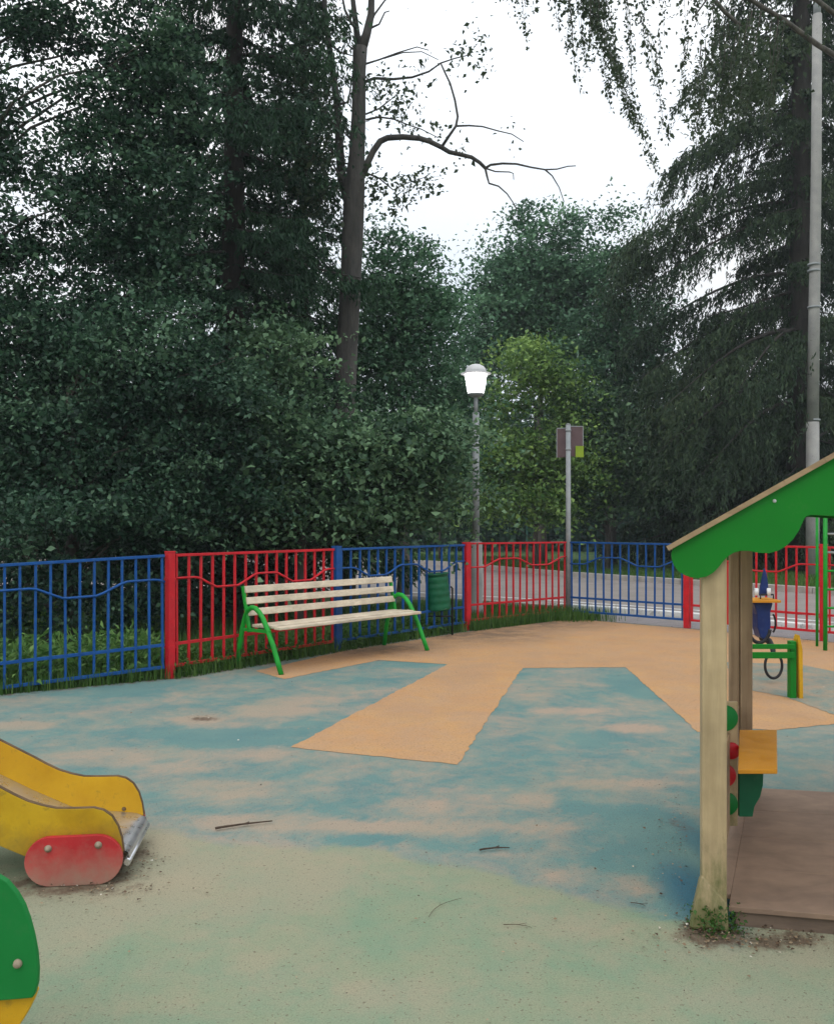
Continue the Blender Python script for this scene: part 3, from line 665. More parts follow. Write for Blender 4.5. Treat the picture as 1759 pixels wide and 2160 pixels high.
# ---------------------------------------------------------------- rider toy at the lower left corner
DR = 2.2; O = Vector((-1.24, DR, 0)); t = thing('spring_rider', (O.x, O.y + .13, 0), 'green and yellow spring rider at the lower left corner', 'spring rider')
def q2(px, py): return ((px - CX) / FPX * DR - O.x, H0 - (py - HY) / FPX * DR)
edge = [(-6, 1843), (18, 1858), (38, 1882), (53, 1908), (64, 1938), (73, 1972), (80, 2008), (83, 2044), (82, 2072), (76, 2095), (71, 2103)]
r_ = [q2(*p_) for p_ in edge]; zl = q2(71, 2103)[1]
gpoly = r_ + [(-r_[-1][0], q2(0, 2122)[1])] + [(-a, z) for a, z in reversed(r_[:-1])] + [(-.07, r_[0][1] + .035), (.07 - .14, r_[0][1] + .035), (0, r_[0][1] + .05)]
gpoly = r_ + [(.12, q2(0, 2116)[1]), (-.12, q2(0, 2118)[1])] + [(-a, z) for a, z in reversed(r_)] + [(-.12, r_[0][1] + .045), (0, r_[0][1] + .065), (.12, r_[0][1] + .045)]
ye = [q2(*p_) for p_ in [(74, 2097), (66, 2118), (55, 2140), (40, 2165), (20, 2190)]]
ypoly = [(0, r_[0][1] - .1), (.2, r_[0][1] - .12)] + ye + [(-a, z) for a, z in reversed(ye)] + [(-.2, r_[0][1] - .12)]
gp1, yp1 = gpoly, ypoly
for sy, kx in ((0, 1), (.26, .42)):
    gpoly = [(a * kx - .03 * (kx < 1), z) for a, z in gp1]; ypoly = [(a * kx - .03 * (kx < 1), z) for a, z in yp1]
    bd = MB().prism(gpoly, O + Vector((0, sy, 0)), (1, 0, 0), UP, (0, 1, 0), .018).build('side_board', M['disc_green'], t, .003)
    MB().prism(ypoly, O + Vector((0, sy + (.020 if sy == 0 else -.020), 0)), (1, 0, 0), UP, (0, 1, 0), .018).build('lower_board', M['yellow'], t, .003)
    if sy == 0:
        q = q2(42, 2029); MB().lathe(O + Vector((q[0], -.009, q[1])), [(.011, 0), (.011, .003), (.009, .009), (.004, .012)], 16, rot=roty).build('bolt', M['bolt'], bd)
MB().obox(O + Vector((-.02, .13, .50)), (.13, 0, 0), (0, .12, 0), (0, 0, .012)).build('seat', M['orange'], t, .004)
MB().tube([O + Vector((.12, -.06, .60)), O + Vector((.12, .32, .60))], .014, 10).build('hand_bar', M['galv'], t) if False else None
sp = [O + Vector((.085 * math.cos(k * .5), .13 + .085 * math.sin(k * .5), .012 + .25 * k / 63)) for k in range(64)]
MB().tube(sp, .011, 8).build('spring', M['dark'], t)
MB().obox(O + Vector((0, .13, .006)), (.17, 0, 0), (0, .17, 0), (0, 0, .006)).build('base_plate', M['galv'], t)

# ---------------------------------------------------------------- low green frame with a yellow end board
DF = 7.65; t = thing('toddler_gate', Vector(((1622 - CX) / FPX * DF, DF, 0)), 'low green wooden structure with two cross bars and a yellow end board', 'play equipment')
def w7(px, py, dd=DF): return W(px, py, dd)
for x0, x1, cm in ((1566, 1577, 'board_green'), (1664, 1677, 'board_green')):
    a = w7(x0, 1352); b = w7(x1, 1468); MB().obox(((a.x + b.x) / 2, DF, a.z / 2 - .01), ((b.x - a.x) / 2, 0, 0), (0, .035, 0), (0, 0, a.z / 2 + .01)).build('post', M[cm], t, .004)
for y0, y1 in ((1359, 1369), (1376, 1389)):
    a = w7(1566, y0, DF - .05); b = w7(1676, y1, DF - .05)
    MB().obox(((a.x + b.x) / 2, DF - .05, (a.z + b.z) / 2), ((b.x - a.x) / 2, 0, 0), (0, .012, 0), (0, 0, (a.z - b.z) / 2)).build('cross_bar', M['board_green'], t, .003)
a = w7(1679, 1343, DF - .02)
MB().prism([(0, 0), (.03, .0), (.025, .42), (.0, .54), (-.012, .5), (0, .1)], (a.x + .02, DF, .0), (1, 0, 0), UP, (0, 1, 0), .10).build('end_board', M['yellow'], t, .003)

# ---------------------------------------------------------------- blue spring rider beyond the hut
DB = 8.6; c = Vector(((1610 - CX) / FPX * DB, DB, 0)); t = thing('spring_rider', c, 'navy blue spring rider with white hand grips in front of the red fence', 'spring rider')
def wb(px, py, dd=DB): return W(px, py, dd)
pa = [(1584, 1270), (1590, 1267), (1617, 1267), (1624, 1271), (1619, 1290), (1620, 1318), (1617, 1338), (1606, 1348), (1598, 1342), (1592, 1322), (1592, 1295)]
MB().prism([(wb(x, y).x, wb(x, y).z) for x, y in pa], (0, DB, 0), (1, 0, 0), UP, (0, 1, 0), .16).build('body', M['spring_blue'], t, .012)
pf = [(1599, 1256), (1602, 1232), (1607, 1208), (1610, 1198), (1614, 1210), (1617, 1232), (1619, 1256)]
MB().prism([(wb(x, y).x, wb(x, y).z) for x, y in pf], (0, DB - .03, 0), (1, 0, 0), UP, (0, 1, 0), .03).build('backrest', M['spring_blue'], t, .006)
a = wb(1568, 1266); b = wb(1634, 1266); MB().obox(((a.x + b.x) / 2, DB, a.z), ((b.x - a.x) / 2, 0, 0), (0, .16, 0), (0, 0, .012)).build('seat', M['orange'], t, .004)
g0 = wb(1596, 1257); g1 = wb(1623, 1257); MB().tube([g0 - Vector((0, .1, .02)), g0 + Vector((0, -.1, .02)), g1 + Vector((0, -.1, .02)), g1 - Vector((0, .1, .02))], .008, 8).build('hand_bar', M['dark'], t)
for x in (1596, 1622):
    a = wb(x, 1256, DB - .1); b = wb(x, 1241, DB - .1); MB().tube([a, b], .018, 10).build('hand_grip', M['white'], t)
def hoop(cx_, cy_, rx, ry, dd, a0, a1, r, nm, ml='dark'):
    pts = []
    for k in range(25):
        an = R(a0 + (a1 - a0) * k / 24); pts.append(wb(cx_ + rx * math.cos(an), cy_ - ry * math.sin(an), dd))
    MB().tube(pts, r, 8).build(nm, M[ml], t)
hoop(1602, 1322, 23, 34, DB - .19, 150, 350, .017, 'tyre_hoop')
hoop(1628, 1315, 8, 20, DB + .19, -70, 70, .010, 'tyre_hoop')
hoop(1632, 1404, 18, 27, DB - .28, 105, 435, .013, 'ground_hoop', 'dark')
MB().tube([wb(1608, 1345), wb(1622, 1352, DB - .1), wb(1630, 1366, DB - .2), wb(1632, 1382, DB - .28)], [.035, .03, .026, .02], 10).build('stem', M['dark'], t)

# ---------------------------------------------------------------- green ladder frame at the right edge
DL = 10.45; c = Vector(((1741 - CX) / FPX * DL, DL, 0)); t = thing('climbing_frame', c + Vector((.3, 0, 0)), 'green climbing ladder frame with pale rungs at the right edge behind the hut', 'climbing frame')
for dx in (0, .62): MB().tube([c + Vector((dx, 0, -.02)), c + Vector((dx, 0, 1.95))], .024, 10).build('upright', M['green'], t)
MB().tube([c + Vector((.06, .35, -.02)), c + Vector((.06, .35, 1.95))], .016, 10).build('upright', M['green'], t)
for k in range(8): MB().tube([c + Vector((0, 0, .28 + .215 * k)), c + Vector((.62, 0, .28 + .215 * k))], .013, 8).build('rung', M['galv' if k > 3 else 'green'], t)
MB().tube([c + Vector((0, 0, 1.93)), c + Vector((.62, 0, 1.93))], .024, 10).build('top_bar', M['green'], t)

# ---------------------------------------------------------------- tall mesh fence of the sports ground far behind
sf0 = Vector((-9, 41.5, 0)); sf1 = Vector((12, 29.0, 0)); L = (sf1 - sf0).length; u = (sf1 - sf0).normalized(); nn = Vector((-u.y, u.x, 0))
m = NT('teal_fence_paint'); m.base((.03, .12, .10)); m.rough(.5); M['teal_metal'] = m.m
t = thing('mesh_fence', (sf0 + sf1) / 2 + UP * TZ, 'tall dark green wire mesh fence beyond the road, in front of the far trees', 'fence')
for i in range(8):
    a = sf0 + u * (L * i / 8); b = sf0 + u * (L * (i + 1) / 8)
    for p_ in ([a, b] if i == 7 else [a]): MB().obox(p_ + UP * 1.6, u * .035, nn * .035, UP * 1.65).build('post', M['teal_metal'], t)
    ms = MB(); seg = (b - a).length
    for k in range(1, int(seg / .16)): ms.bar(a + u * .16 * k, a + u * .16 * k + UP * 3.0, .008, .008, nn)
    for z in np.arange(.1, 3.05, .22): ms.bar(a + UP * z, b + UP * z, .008, .008)
    ms.build('mesh_panel', M['teal_metal'], t)

# ================================================================ vegetation
def unit(v): return v / np.maximum(np.linalg.norm(v, axis=-1, keepdims=True), 1e-9)
def leaves(P_, size, up=.55, aspect=.62, jit=.35, droop=0.0):
    """leaf faces (n,4,3): a folded rhombus each, blades leaning as they do on a twig"""
    n = len(P_); nrm = unit(rng.normal(size=(n, 3)) + np.array([0, 0, up * 2.2])); d = rng.normal(size=(n, 3)); d[:, 2] -= droop * 2
    d = unit(d - nrm * (d * nrm).sum(1, keepdims=True)); s = np.cross(nrm, d)
    L_ = (size * (1 + jit * rng.normal(size=n)).clip(.45, 1.8))[:, None]; Wd = L_ * aspect * .5
    fold = nrm * (L_ * .12)
    return np.stack([P_, P_ + d * L_ * .45 + s * Wd + fold, P_ + d * L_ - fold, P_ + d * L_ * .45 - s * Wd + fold], 1)
def cluster_pts(centers, per, sig, flat=.5):
    n = len(centers); k = rng.poisson(per * rng.uniform(.45, 1.6, n)); c = np.repeat(centers, k, 0); sg = np.repeat(sig * rng.uniform(.6, 1.45, n), k)[:, None]
    a = rng.uniform(0, 2 * math.pi, n); el = rng.uniform(-.55, .35, n); d = np.stack([np.cos(a) * np.cos(el), np.sin(a) * np.cos(el), np.sin(el)], 1)
    sd = np.stack([-np.sin(a), np.cos(a), a * 0], 1); cid = np.repeat(np.arange(n), k); m = len(c); t = rng.normal(size=(m, 1))
    off = d[cid] * t * sg * 1.55 + sd[cid] * rng.normal(size=(m, 1)) * sg * .62
    off[:, 2] += (rng.normal(size=m) * .30 - .16 * t[:, 0] ** 2) * sg[:, 0]
    return c + off, cid

def limb(mb, a, b, r0, r1, sag=0.0, wob=.12, n=5, sides=6):
    a, b = Vector(a), Vector(b); L_ = (b - a).length; pts = []
    for i in range(n + 1):
        s = i / n; p_ = a.lerp(b, s) + UP * (math.sin(s * math.pi) * sag * L_)
        if 0 < i < n: p_ += Vector([random.uniform(-1, 1) * wob * L_ * .25 for _ in range(3)])
        pts.append(p_)
    mb.tube(pts, [r0 + (r1 - r0) * i / n for i in range(n + 1)], sides, False); return pts
def blobs_px(lst, d):
    """crown masses: (photo x, y, half width, half height [, distance, depth])"""
    out = []
    for b in lst:
        dd = b[4] if len(b) > 4 else d; c = W(b[0], b[1], dd); rx = b[2] / FPX * dd; rz_ = b[3] / FPX * dd; ry = b[5] if len(b) > 5 else min(rx, 1.6)
        out.append((np.array(c), np.array([rx, ry, rz_])))
    return out
def broadleaf(name, label, cat, base, rt, height, bl, ncl, per, size, mat, sig=.3, lean=(0, 0), barkm='bark', group=None, tintbase=.4, trunk_top=None, up=.5, nlimb=26, crown='crown'):
    base = Vector((base[0], base[1], TZ)); t = thing(name, base, label, cat, group)
    topv = trunk_top or (base + Vector((lean[0], lean[1], height))); mb = MB(); N_ = 9
    tp = [base + UP * -.1] + [base.lerp(topv, i / N_) + Vector((random.uniform(-1, 1), random.uniform(-1, 1), 0)) * .05 * (i > 0) for i in range(1, N_ + 1)]
    mb.tube(tp, [rt * 1.25] + [rt * (1 - .85 * i / N_) for i in range(1, N_ + 1)], 10)
    vol = np.array([np.prod(r) ** .75 for _, r in bl]); cnt = (vol / vol.sum() * ncl).astype(int) + 1; C = []
    for (c, r), k in zip(bl, cnt):
        v = unit(rng.normal(size=(k, 3))) * (rng.random((k, 1)) ** .42); C.append(c + v * r)
    C = np.concatenate(C); C = C[C[:, 2] > .25]
    order = rng.permutation(len(C))[:nlimb]
    for i in order:
        c = Vector(C[i]); zr = max(.5, min(c.z - (c - base).xy.length * .55, topv.z * .95)); f = (zr - TZ) / max(.1, topv.z - TZ)
        st = tp[0].lerp(tp[-1], min(1, f)); limb(mb, st, c, max(.010, rt * .20 * (1 - f * .6)), .006, .08)
    mb.build('trunk', M[barkm], t)
    Pp, cid = cluster_pts(C, per, sig); keep = Pp[:, 2] > .05; Pp, cid = Pp[keep], cid[keep]
    Vv = leaves(Pp, size, up); ct = rng.normal(size=len(C)) * .26
    tint = np.clip(tintbase + ct[cid] + rng.normal(size=len(Pp)) * .17, 0, 1)
    quadmesh(crown, Vv, M[mat], t, tint); return t

def spruce(label, base, H_, rt, z0, Lmax, mat, nbr=70, dens=1.0, power=.8, barkm='bark_dark', down=.28, group='spruces behind the fence', hang=.32, lean=0.0, boughs=None, lim=None, nq=11, qs=1.0):
    base = Vector((base[0], base[1], TZ)); t = thing('spruce_tree', base, label, 'tree', group); mb = MB()
    tr = lambda z: base + Vector((lean * z / H_, 0, z)); mb.tube([tr(-.1), tr(H_ * .15), tr(H_ * .4), tr(H_ * .7), tr(H_)], [rt * 1.15, rt, rt * .8, rt * .45, .02], 12)
    Q = []; D = []; T = []; L_ = []
    for i in range(nbr):
        z = z0 + (H_ * .97 - z0) * (i / nbr) ** 1.1; az = i * 2.399 + random.uniform(-.3, .3)
        Lb = Lmax * (1 - z / H_) ** power * random.uniform(.45, 1.15) + .2
        o_ = Vector((math.cos(az), math.sin(az), 0))
        if lim and o_.x < .3: Lb = min(Lb, lim(z) * random.uniform(.75, 1))
        if lim and o_.y < -.15: Lb = min(Lb, 1.7 if o_.x > -.75 else 3.0)
        st = tr(z); n = 8; pts = [st + o_ * Lb * (k / n) + UP * (Lb * (.05 * k / n - down * (k / n) ** 1.3 * 1.6 + .16 * (k / n) ** 3)) for k in range(n + 1)]
        L_.append((pts, Lb, o_, dens, hang))
    for (x0, y0, x1, y1, hg, dn, dy) in (boughs or []):
        st = W(x0, y0, base.y); tip = W(x1, y1, base.y + dy); v = tip - st; Lb = v.length; o_ = Vector((v.x, v.y, 0)).normalized(); n = 8
        L_.append(([st + v * (k / n) + UP * (Lb * .10 * math.sin(math.pi * (k / n) ** .8)) for k in range(n + 1)], Lb, o_, dn, hg))
    for pts, Lb, o_, dn, hg in L_:
        sd = Vector((-o_.y, o_.x, 0)); n = 8
        mb.tube(pts, [max(.006, .02 + .010 * Lb - (.016 + .010 * Lb) * k / n) for k in range(n + 1)], 5, False)
        m_ = int(26 * Lb * dn) + 4; s = rng.random(m_) ** .75; k = np.minimum((s * n).astype(int), n - 1); f = s * n - k
        PA = np.array([list(p_) for p_ in pts]); c = PA[k] * (1 - f[:, None]) + PA[k + 1] * f[:, None]
        wdt = .26 * Lb * np.sin(np.clip(s, .05, 1) * math.pi * .8) + .04
        lat = rng.normal(size=m_) * wdt * .6; c = c + np.outer(lat, np.array(sd)) + np.array(o_) * (np.abs(lat) * .4)[:, None]; c[:, 2] -= np.abs(lat) * .2
        hl = hg * random.uniform(.6, 1.3) * rng.uniform(.25, 1.4, m_) * (.4 + .6 * s); dv = np.stack([o_.x * .25 + rng.normal(size=m_) * .13, o_.y * .25 + rng.normal(size=m_) * .13, np.full(m_, -1.0)], 1)
        q = np.repeat(c, nq, 0) + np.repeat(dv * hl[:, None], nq, 0) * rng.random((m_ * nq, 1)) + rng.normal(size=(m_ * nq, 3)) * .018 * qs
        Q.append(q); D.append(np.repeat(dv, nq, 0) + rng.normal(size=(m_ * nq, 3)) * .42); T.append(np.repeat(rng.normal(size=m_) * .1 + random.gauss(0, .12), nq))
    mb.build('trunk', M[barkm], t)
    Q = np.concatenate(Q); D = unit(np.concatenate(D)); T = np.concatenate(T); n = len(Q)
    s = unit(np.cross(D, rng.normal(size=(n, 3)))); Ln = (.10 * qs * rng.uniform(.5, 1.5, n))[:, None]; Wn = (.012 * qs * rng.uniform(.7, 1.6, n))[:, None]
    Vv = np.stack([Q - s * Wn * .4, Q + D * Ln * .4 + s * Wn, Q + D * Ln, Q + D * Ln * .4 - s * Wn], 1)
    quadmesh('crown', Vv, M[mat], t, np.clip(.42 + T + rng.normal(size=n) * .15, 0, 1)); return t

bl = blobs_px
# --- left mass
broadleaf('broadleaf_tree', 'tall dark leafy tree filling the top left corner with sky showing through', 'tree', W(-60, 0, 12.6).xy, .20, 12, bl([(30, 330, 60, 70), (10, 230, 60, 70), (-40, 480, 120, 110), (235, 240, 120, 110), (300, 90, 130, 90), (120, 25, 110, 30), (230, 430, 150, 110), (110, 690, 190, 110), (-90, 250, 120, 200), (340, 400, 120, 120), (150, -190, 420, 120), (30, 820, 200, 120), (20, 640, 90, 60), (330, 230, 100, 120), (190, 420, 60, 60), (400, 200, 70, 110), (300, 560, 150, 100), (90, 60, 90, 50), (60, 540, 100, 70), (20, 60, 40, 60), (130, 330, 60, 50)], 12.6), 1150, 62, .074, 'leaf_dark', .19, lean=(-.9, 0), tintbase=.42, nlimb=22)
broadleaf('broadleaf_tree', 'dark leafy tree crowding low over the blue fence panel at the left', 'tree', W(150, 0, 11.6).xy, .12, 3.3, bl([(60, 930, 190, 130), (290, 960, 190, 130), (120, 1070, 160, 50, 10.9), (420, 840, 150, 120), (300, 740, 170, 120), (440, 1040, 130, 70), (270, 1085, 120, 40, 11.2), (-80, 850, 150, 200)], 11.8), 430, 150, .064, 'leaf_dark', .27, tintbase=.42, nlimb=50)
spruce('dark drooping spruce standing left of the forked trunk', W(488, 0, 15.5).xy, 17, .24, 1.6, 3.0, 'needle', 120, 1.9, .55, lean=.1, hang=.38, nq=13, qs=1.1)
spruce('short dark spruce deep in the trees at the far left, mostly hidden', W(150, 0, 19).xy, 6.0, .12, 1.0, 2.8, 'needle', 60, 1.8, qs=1.3)
spruce('slim spruce half hidden just left of the forked trunk', W(640, 0, 18.5).xy, 13.0, .16, 1.4, 2.0, 'needle', 80, 1.4, qs=1.2)
broadleaf('broadleaf_tree', 'leafy maple with pale green leaves under the forked trunk behind the bench', 'tree', W(640, 0, 13.2).xy, .09, 3.3, bl([(610, 980, 150, 110), (760, 960, 140, 95), (560, 850, 110, 90), (700, 1070, 170, 50), (860, 990, 100, 100), (900, 920, 70, 70), (590, 740, 65, 80), (480, 1085, 90, 40), (830, 1080, 110, 40)], 13.2), 300, 140, .084, 'leaf_mid', .31, tintbase=.5, nlimb=50)
broadleaf('broadleaf_tree', 'slender leafy tree between the spruce and the forked trunk', 'tree', W(600, 0, 16.2).xy, .10, 6.5, bl([(590, 660, 70, 150), (600, 480, 80, 130), (650, 330, 60, 130), (570, 250, 70, 120), (620, 120, 60, 90), (620, 560, 60, 70), (420, 560, 100, 120)], 16.2), 250, 60, .08, 'leaf_dark', .28, tintbase=.5)
broadleaf('broadleaf_tree', 'bushy tree with small grey green leaves right of the forked trunk', 'tree', W(850, 0, 19).xy, .13, 6.2, bl([(840, 620, 95, 110), (880, 720, 110, 140), (810, 820, 120, 150), (930, 640, 50, 70), (800, 520, 45, 45), (885, 520, 28, 50), (950, 860, 60, 100), (860, 970, 140, 100), (790, 700, 60, 120)], 19), 480, 80, .092, 'leaf_blue', .30, barkm='bark_grey', tintbase=.52, nlimb=50)
broadleaf('bush', 'low dark bush between the tree trunks behind the red fence panel', 'bush', W(420, 0, 15).xy, .05, 2.2, bl([(430, 1090, 150, 45), (560, 1110, 120, 30), (250, 1110, 160, 30)], 15), 110, 55, .09, 'leaf_dark', .25, tintbase=.35, nlimb=20)
broadleaf('bush', 'dense dark bush close behind the blue fence panel at the left edge', 'bush', (-4.6, 11.2), .04, 1.1, [(np.array((-5.2, 10.9, .62)), np.array((1.5, .7, .75))), (np.array((-3.6, 11.8, .55)), np.array((.9, .5, .65))), (np.array((-6.8, 10.6, .8)), np.array((1.4, .8, .9))), (np.array((-3.9, 12.6, 1.1)), np.array((1.2, .6, 1.0)))], 330, 62, .07, 'leaf_dark', .17, tintbase=.25, nlimb=20)
broadleaf('bush', 'dark ragged bush behind the red fence panel and the bench', 'bush', (-2.6, 13.4), .04, 1.0, [(np.array((-2.9, 13.2, .5)), np.array((1.0, .6, .6))), (np.array((-1.9, 14.0, .5)), np.array((.7, .5, .55))), (np.array((-2.6, 15.0, .9)), np.array((1.3, .6, 1.0)))], 170, 60, .07, 'leaf_dark', .17, tintbase=.25, nlimb=16)
broadleaf('bush', 'dark shaded thicket in the far left corner beyond the fence', 'bush', W(60, 0, 17).xy, .05, 3.0, bl([(40, 980, 220, 120), (300, 1000, 220, 110), (520, 960, 160, 120)], 18), 230, 60, .12, 'leaf_dark', .32, tintbase=.28, nlimb=20)
# --- across the road, centre
broadleaf('broadleaf_tree', 'tall rounded blue green tree beyond the road, highest above the sign', 'tree', W(1140, 0, 33).xy, .22, 9, bl([(1130, 560, 90, 80), (1150, 680, 150, 130), (1080, 700, 110, 120), (1200, 600, 90, 100), (1110, 470, 30, 50), (1200, 480, 25, 50), (1060, 600, 60, 60)], 33), 620, 70, .14, 'leaf_blue', .42, barkm='bark_grey', tintbase=.5, nlimb=40)
broadleaf('broadleaf_tree', 'feathery blue green tree beyond the road left of the big spruce', 'tree', W(1290, 0, 31).xy, .18, 8, bl([(1290, 600, 60, 100), (1290, 480, 28, 60), (1340, 700, 80, 100), (1270, 760, 110, 130), (1340, 850, 110, 130)], 31), 420, 66, .13, 'leaf_blue', .40, barkm='bark_grey', tintbase=.48)
broadleaf('broadleaf_tree', 'young yellow green maple beyond the road between the lamp and the sign', 'tree', W(1130, 0, 27).xy, .09, 5, bl([(1110, 770, 60, 50), (1175, 820, 50, 60), (1195, 900, 45, 45), (1070, 850, 45, 50), (1060, 960, 75, 60), (1130, 980, 70, 60), (1060, 1050, 80, 45), (1150, 1060, 90, 35), (1220, 990, 60, 50)], 27), 330, 60, .13, 'leaf_lime', .36, tintbase=.40, nlimb=30)
broadleaf('broadleaf_tree', 'small green tree beyond the road right of the sign board', 'tree', W(1280, 0, 28).xy, .09, 5, bl([(1240, 860, 60, 60), (1270, 950, 90, 90), (1180, 1050, 70, 40), (1330, 1010, 100, 80), (1240, 1040, 90, 60), (1400, 960, 80, 110)], 28), 380, 60, .13, 'leaf_mid', .34, tintbase=.42, nlimb=30)
broadleaf('bush', 'dark shrub row beyond the road left of the lamp post', 'bush', W(930, 0, 34).xy, .06, 4, bl([(900, 1040, 130, 70), (1010, 1040, 90, 60), (960, 900, 90, 100), (1000, 780, 60, 90)], 35), 300, 60, .16, 'leaf_blue', .42, tintbase=.30, nlimb=20)
# --- right
zy = lambda y: H0 + (HY - y) / FPX * 27
spruce('big old spruce with long drooping boughs behind the pale pole', W(1690, 0, 27).xy, 30, .40, 1.6, 6.6, 'needle_brown', 88, 2.2, .55, down=.30, hang=1.0, nq=13, qs=1.6,
       lim=lambda z: 2.9 if z > zy(230) else (1.9 if z > zy(560) else 4.3),
       boughs=[(1690, 105, 1440, 195, .6, 1.3, .2), (1690, 150, 1500, 120, .5, .9, -.5), (1690, 245, 1418, 345, 1.2, 3.4, -.3), (1690, 300, 1470, 400, 1.0, 1.8, .6), (1690, 385, 1320, 515, 1.2, 3.2, -.2), (1690, 430, 1310, 575, 1.4, 2.8, .7), (1690, 470, 1370, 600, 1.1, 1.8, -1),
               (1690, 580, 1330, 720, 1.3, 1.8, .2), (1690, 650, 1350, 800, 1.3, 1.8, -.8), (1690, 40, 1520, 60, .5, 1.0, .4), (1690, 700, 1400, 860, 1.2, 2, -2), (1690, 800, 1380, 960, 1.2, 2, -1.5), (1690, 700, 1560, 820, 1.2, 2, -3), (1690, 850, 1480, 1000, 1.2, 2, -2.5)])
spruce('spruce at the right edge of the photo, mostly out of frame', W(1800, 0, 33).xy, 27, .3, 1.5, 6.0, 'needle_brown', 110, 1.2, .6, hang=.8, qs=1.6)
spruce('smaller dark spruce filling the gap left of the big spruce', W(1520, 0, 30).xy, 9.0, .16, 1.0, 3.6, 'needle_brown', 90, 1.2, .7, hang=.6, qs=1.6)
spruce('distant spruce behind the small green tree, right of centre', W(1450, 0, 40).xy, 8.5, .15, 1.0, 3.4, 'needle', 60, 1.2, .7, qs=1.8)

# --- far off wood behind everything
n = 70000; th_ = rng.uniform(-1.05, 1.05, n); dd = rng.uniform(46, 62, n); hh = 6.5 + 1.6 * np.sin(th_ * 17) + 1.2 * np.sin(th_ * 41 + 1) + 1.0 * np.sin(th_ * 7)
Pp = np.stack([np.sin(th_) * dd, np.cos(th_) * dd, rng.random(n) ** 1.25 * hh], 1)
o = quadmesh('distant_wood', leaves(Pp, .62, .4), M['leaf_dark'], None, np.clip(.35 + rng.normal(size=n) * .2, 0, 1)); tag(o, 'far off dark wood closing the view behind the trees', 'woodland', kind='stuff')

# --- the forked tree
DT = 16.0
def ft(px, py, dy=0): v = W(px, py, DT + dy); return v
base = ft(724, 1195); base.z = TZ
t = thing('forked_tree', base, 'tall bare forked trunk with a long arching limb reaching right across the sky', 'tree')
tr = MB()
k_ = DT / FPX
tr.tube([base - UP * .1, ft(725, 1000), ft(727, 860), ft(733, 720), ft(740, 600), ft(745, 480), ft(748, 400), ft(753, 330), ft(757, 240), ft(758, 150), ft(760, 100)], [r * k_ for r in (28, 25, 23.5, 22.5, 22, 22.5, 22, 17, 15, 14, 15.5)], 14)
tr.build('trunk', M['bark_fork'], t)
def fl(pts, r0, r1, name='limb', sides=7):
    b = MB(); P3 = [ft(*p_) for p_ in pts]; n = len(P3); b.tube(P3, [(r0 + (r1 - r0) * (i / (n - 1)) ** .8) * k_ for i in range(n)], sides); return b.build(name, M['bark_fork'], t)
fl([(762, 108), (774, 70), (783, 30), (785, -30), (790, -200), (800, -420)], 11, 4, sides=10)
fl([(758, 108, .1), (752, 60, .1), (745, 0, .1), (740, -120, .2), (735, -320, .3)], 8.5, 3, sides=10)
fl([(735, 420, .1), (722, 380, .15), (716, 300, .2), (712, 220, .2), (700, 130, .2), (688, 50, .3), (682, -40, .3), (676, -240, .4)], 12, 4, sides=10)
fl([(752, 60), (740, 45), (728, 20), (720, -20)], 4, 2); fl([(775, 68), (790, 30), (812, 0), (835, -20)], 3, 1.2); fl([(778, 60), (800, 50), (812, 25), (822, 22)], 2.6, 1)
main = [(768, 365), (775, 345), (788, 318), (803, 297), (818, 290), (850, 288), (885, 291), (905, 297), (930, 309), (948, 320), (975, 326), (995, 331), (1012, 342), (1024, 354)]
fl(main, 8.0, 3.6, 'arching_limb')
fl([(1024, 354), (1035, 347), (1060, 344), (1090, 345), (1120, 352), (1150, 357), (1175, 356), (1198, 350), (1215, 349)], 3.0, 1.0)
fl([(1024, 354), (1045, 361), (1075, 362), (1083, 365), (1084, 378)], 1.8, .8); fl([(1024, 354), (1028, 372), (1032, 386), (1052, 392), (1070, 408), (1085, 430), (1092, 446)], 2.6, .9)
fl([(932, 309), (948, 285), (962, 265), (966, 245), (960, 210), (950, 175), (938, 150), (930, 132)], 3.4, 1.6)
fl([(962, 265), (990, 264), (1018, 266), (1050, 275), (1080, 282), (1105, 298)], 2.2, .8)
fl([(1150, 357), (1165, 370), (1180, 395), (1190, 425)], 1.8, .8)
fl([(770, 172), (790, 164), (830, 166), (870, 162), (905, 150), (930, 132), (960, 122), (990, 115)], 3.6, 1.0); fl([(771, 134), (800, 125), (840, 110), (880, 98), (905, 105)], 2.2, .8); fl([(810, 122), (850, 110), (890, 108), (925, 125)], 1.6, .7)
fl([(772, 252), (800, 246), (830, 250), (860, 262), (890, 272), (925, 290)], 2.4, .8); fl([(772, 240), (800, 228), (830, 205), (845, 190)], 2, .7); fl([(768, 362), (800, 375), (830, 400), (860, 385), (900, 372)], 2.2, .7)
for a in ([(716, 280), (690, 240), (670, 210), (650, 180)], [(745, 290), (730, 270), (722, 240), (726, 200)], [(748, 300), (728, 280), (718, 262)], [(712, 220), (735, 215), (742, 170), (748, 130)], [(714, 330), (690, 310), (660, 300), (640, 310)], [(722, 380), (700, 340), (670, 330)], [(700, 130), (670, 110), (640, 105)], [(715, 340), (735, 345), (748, 335)], [(694, 90), (720, 110), (750, 118)]): fl(a, 3, .9)
spr = []
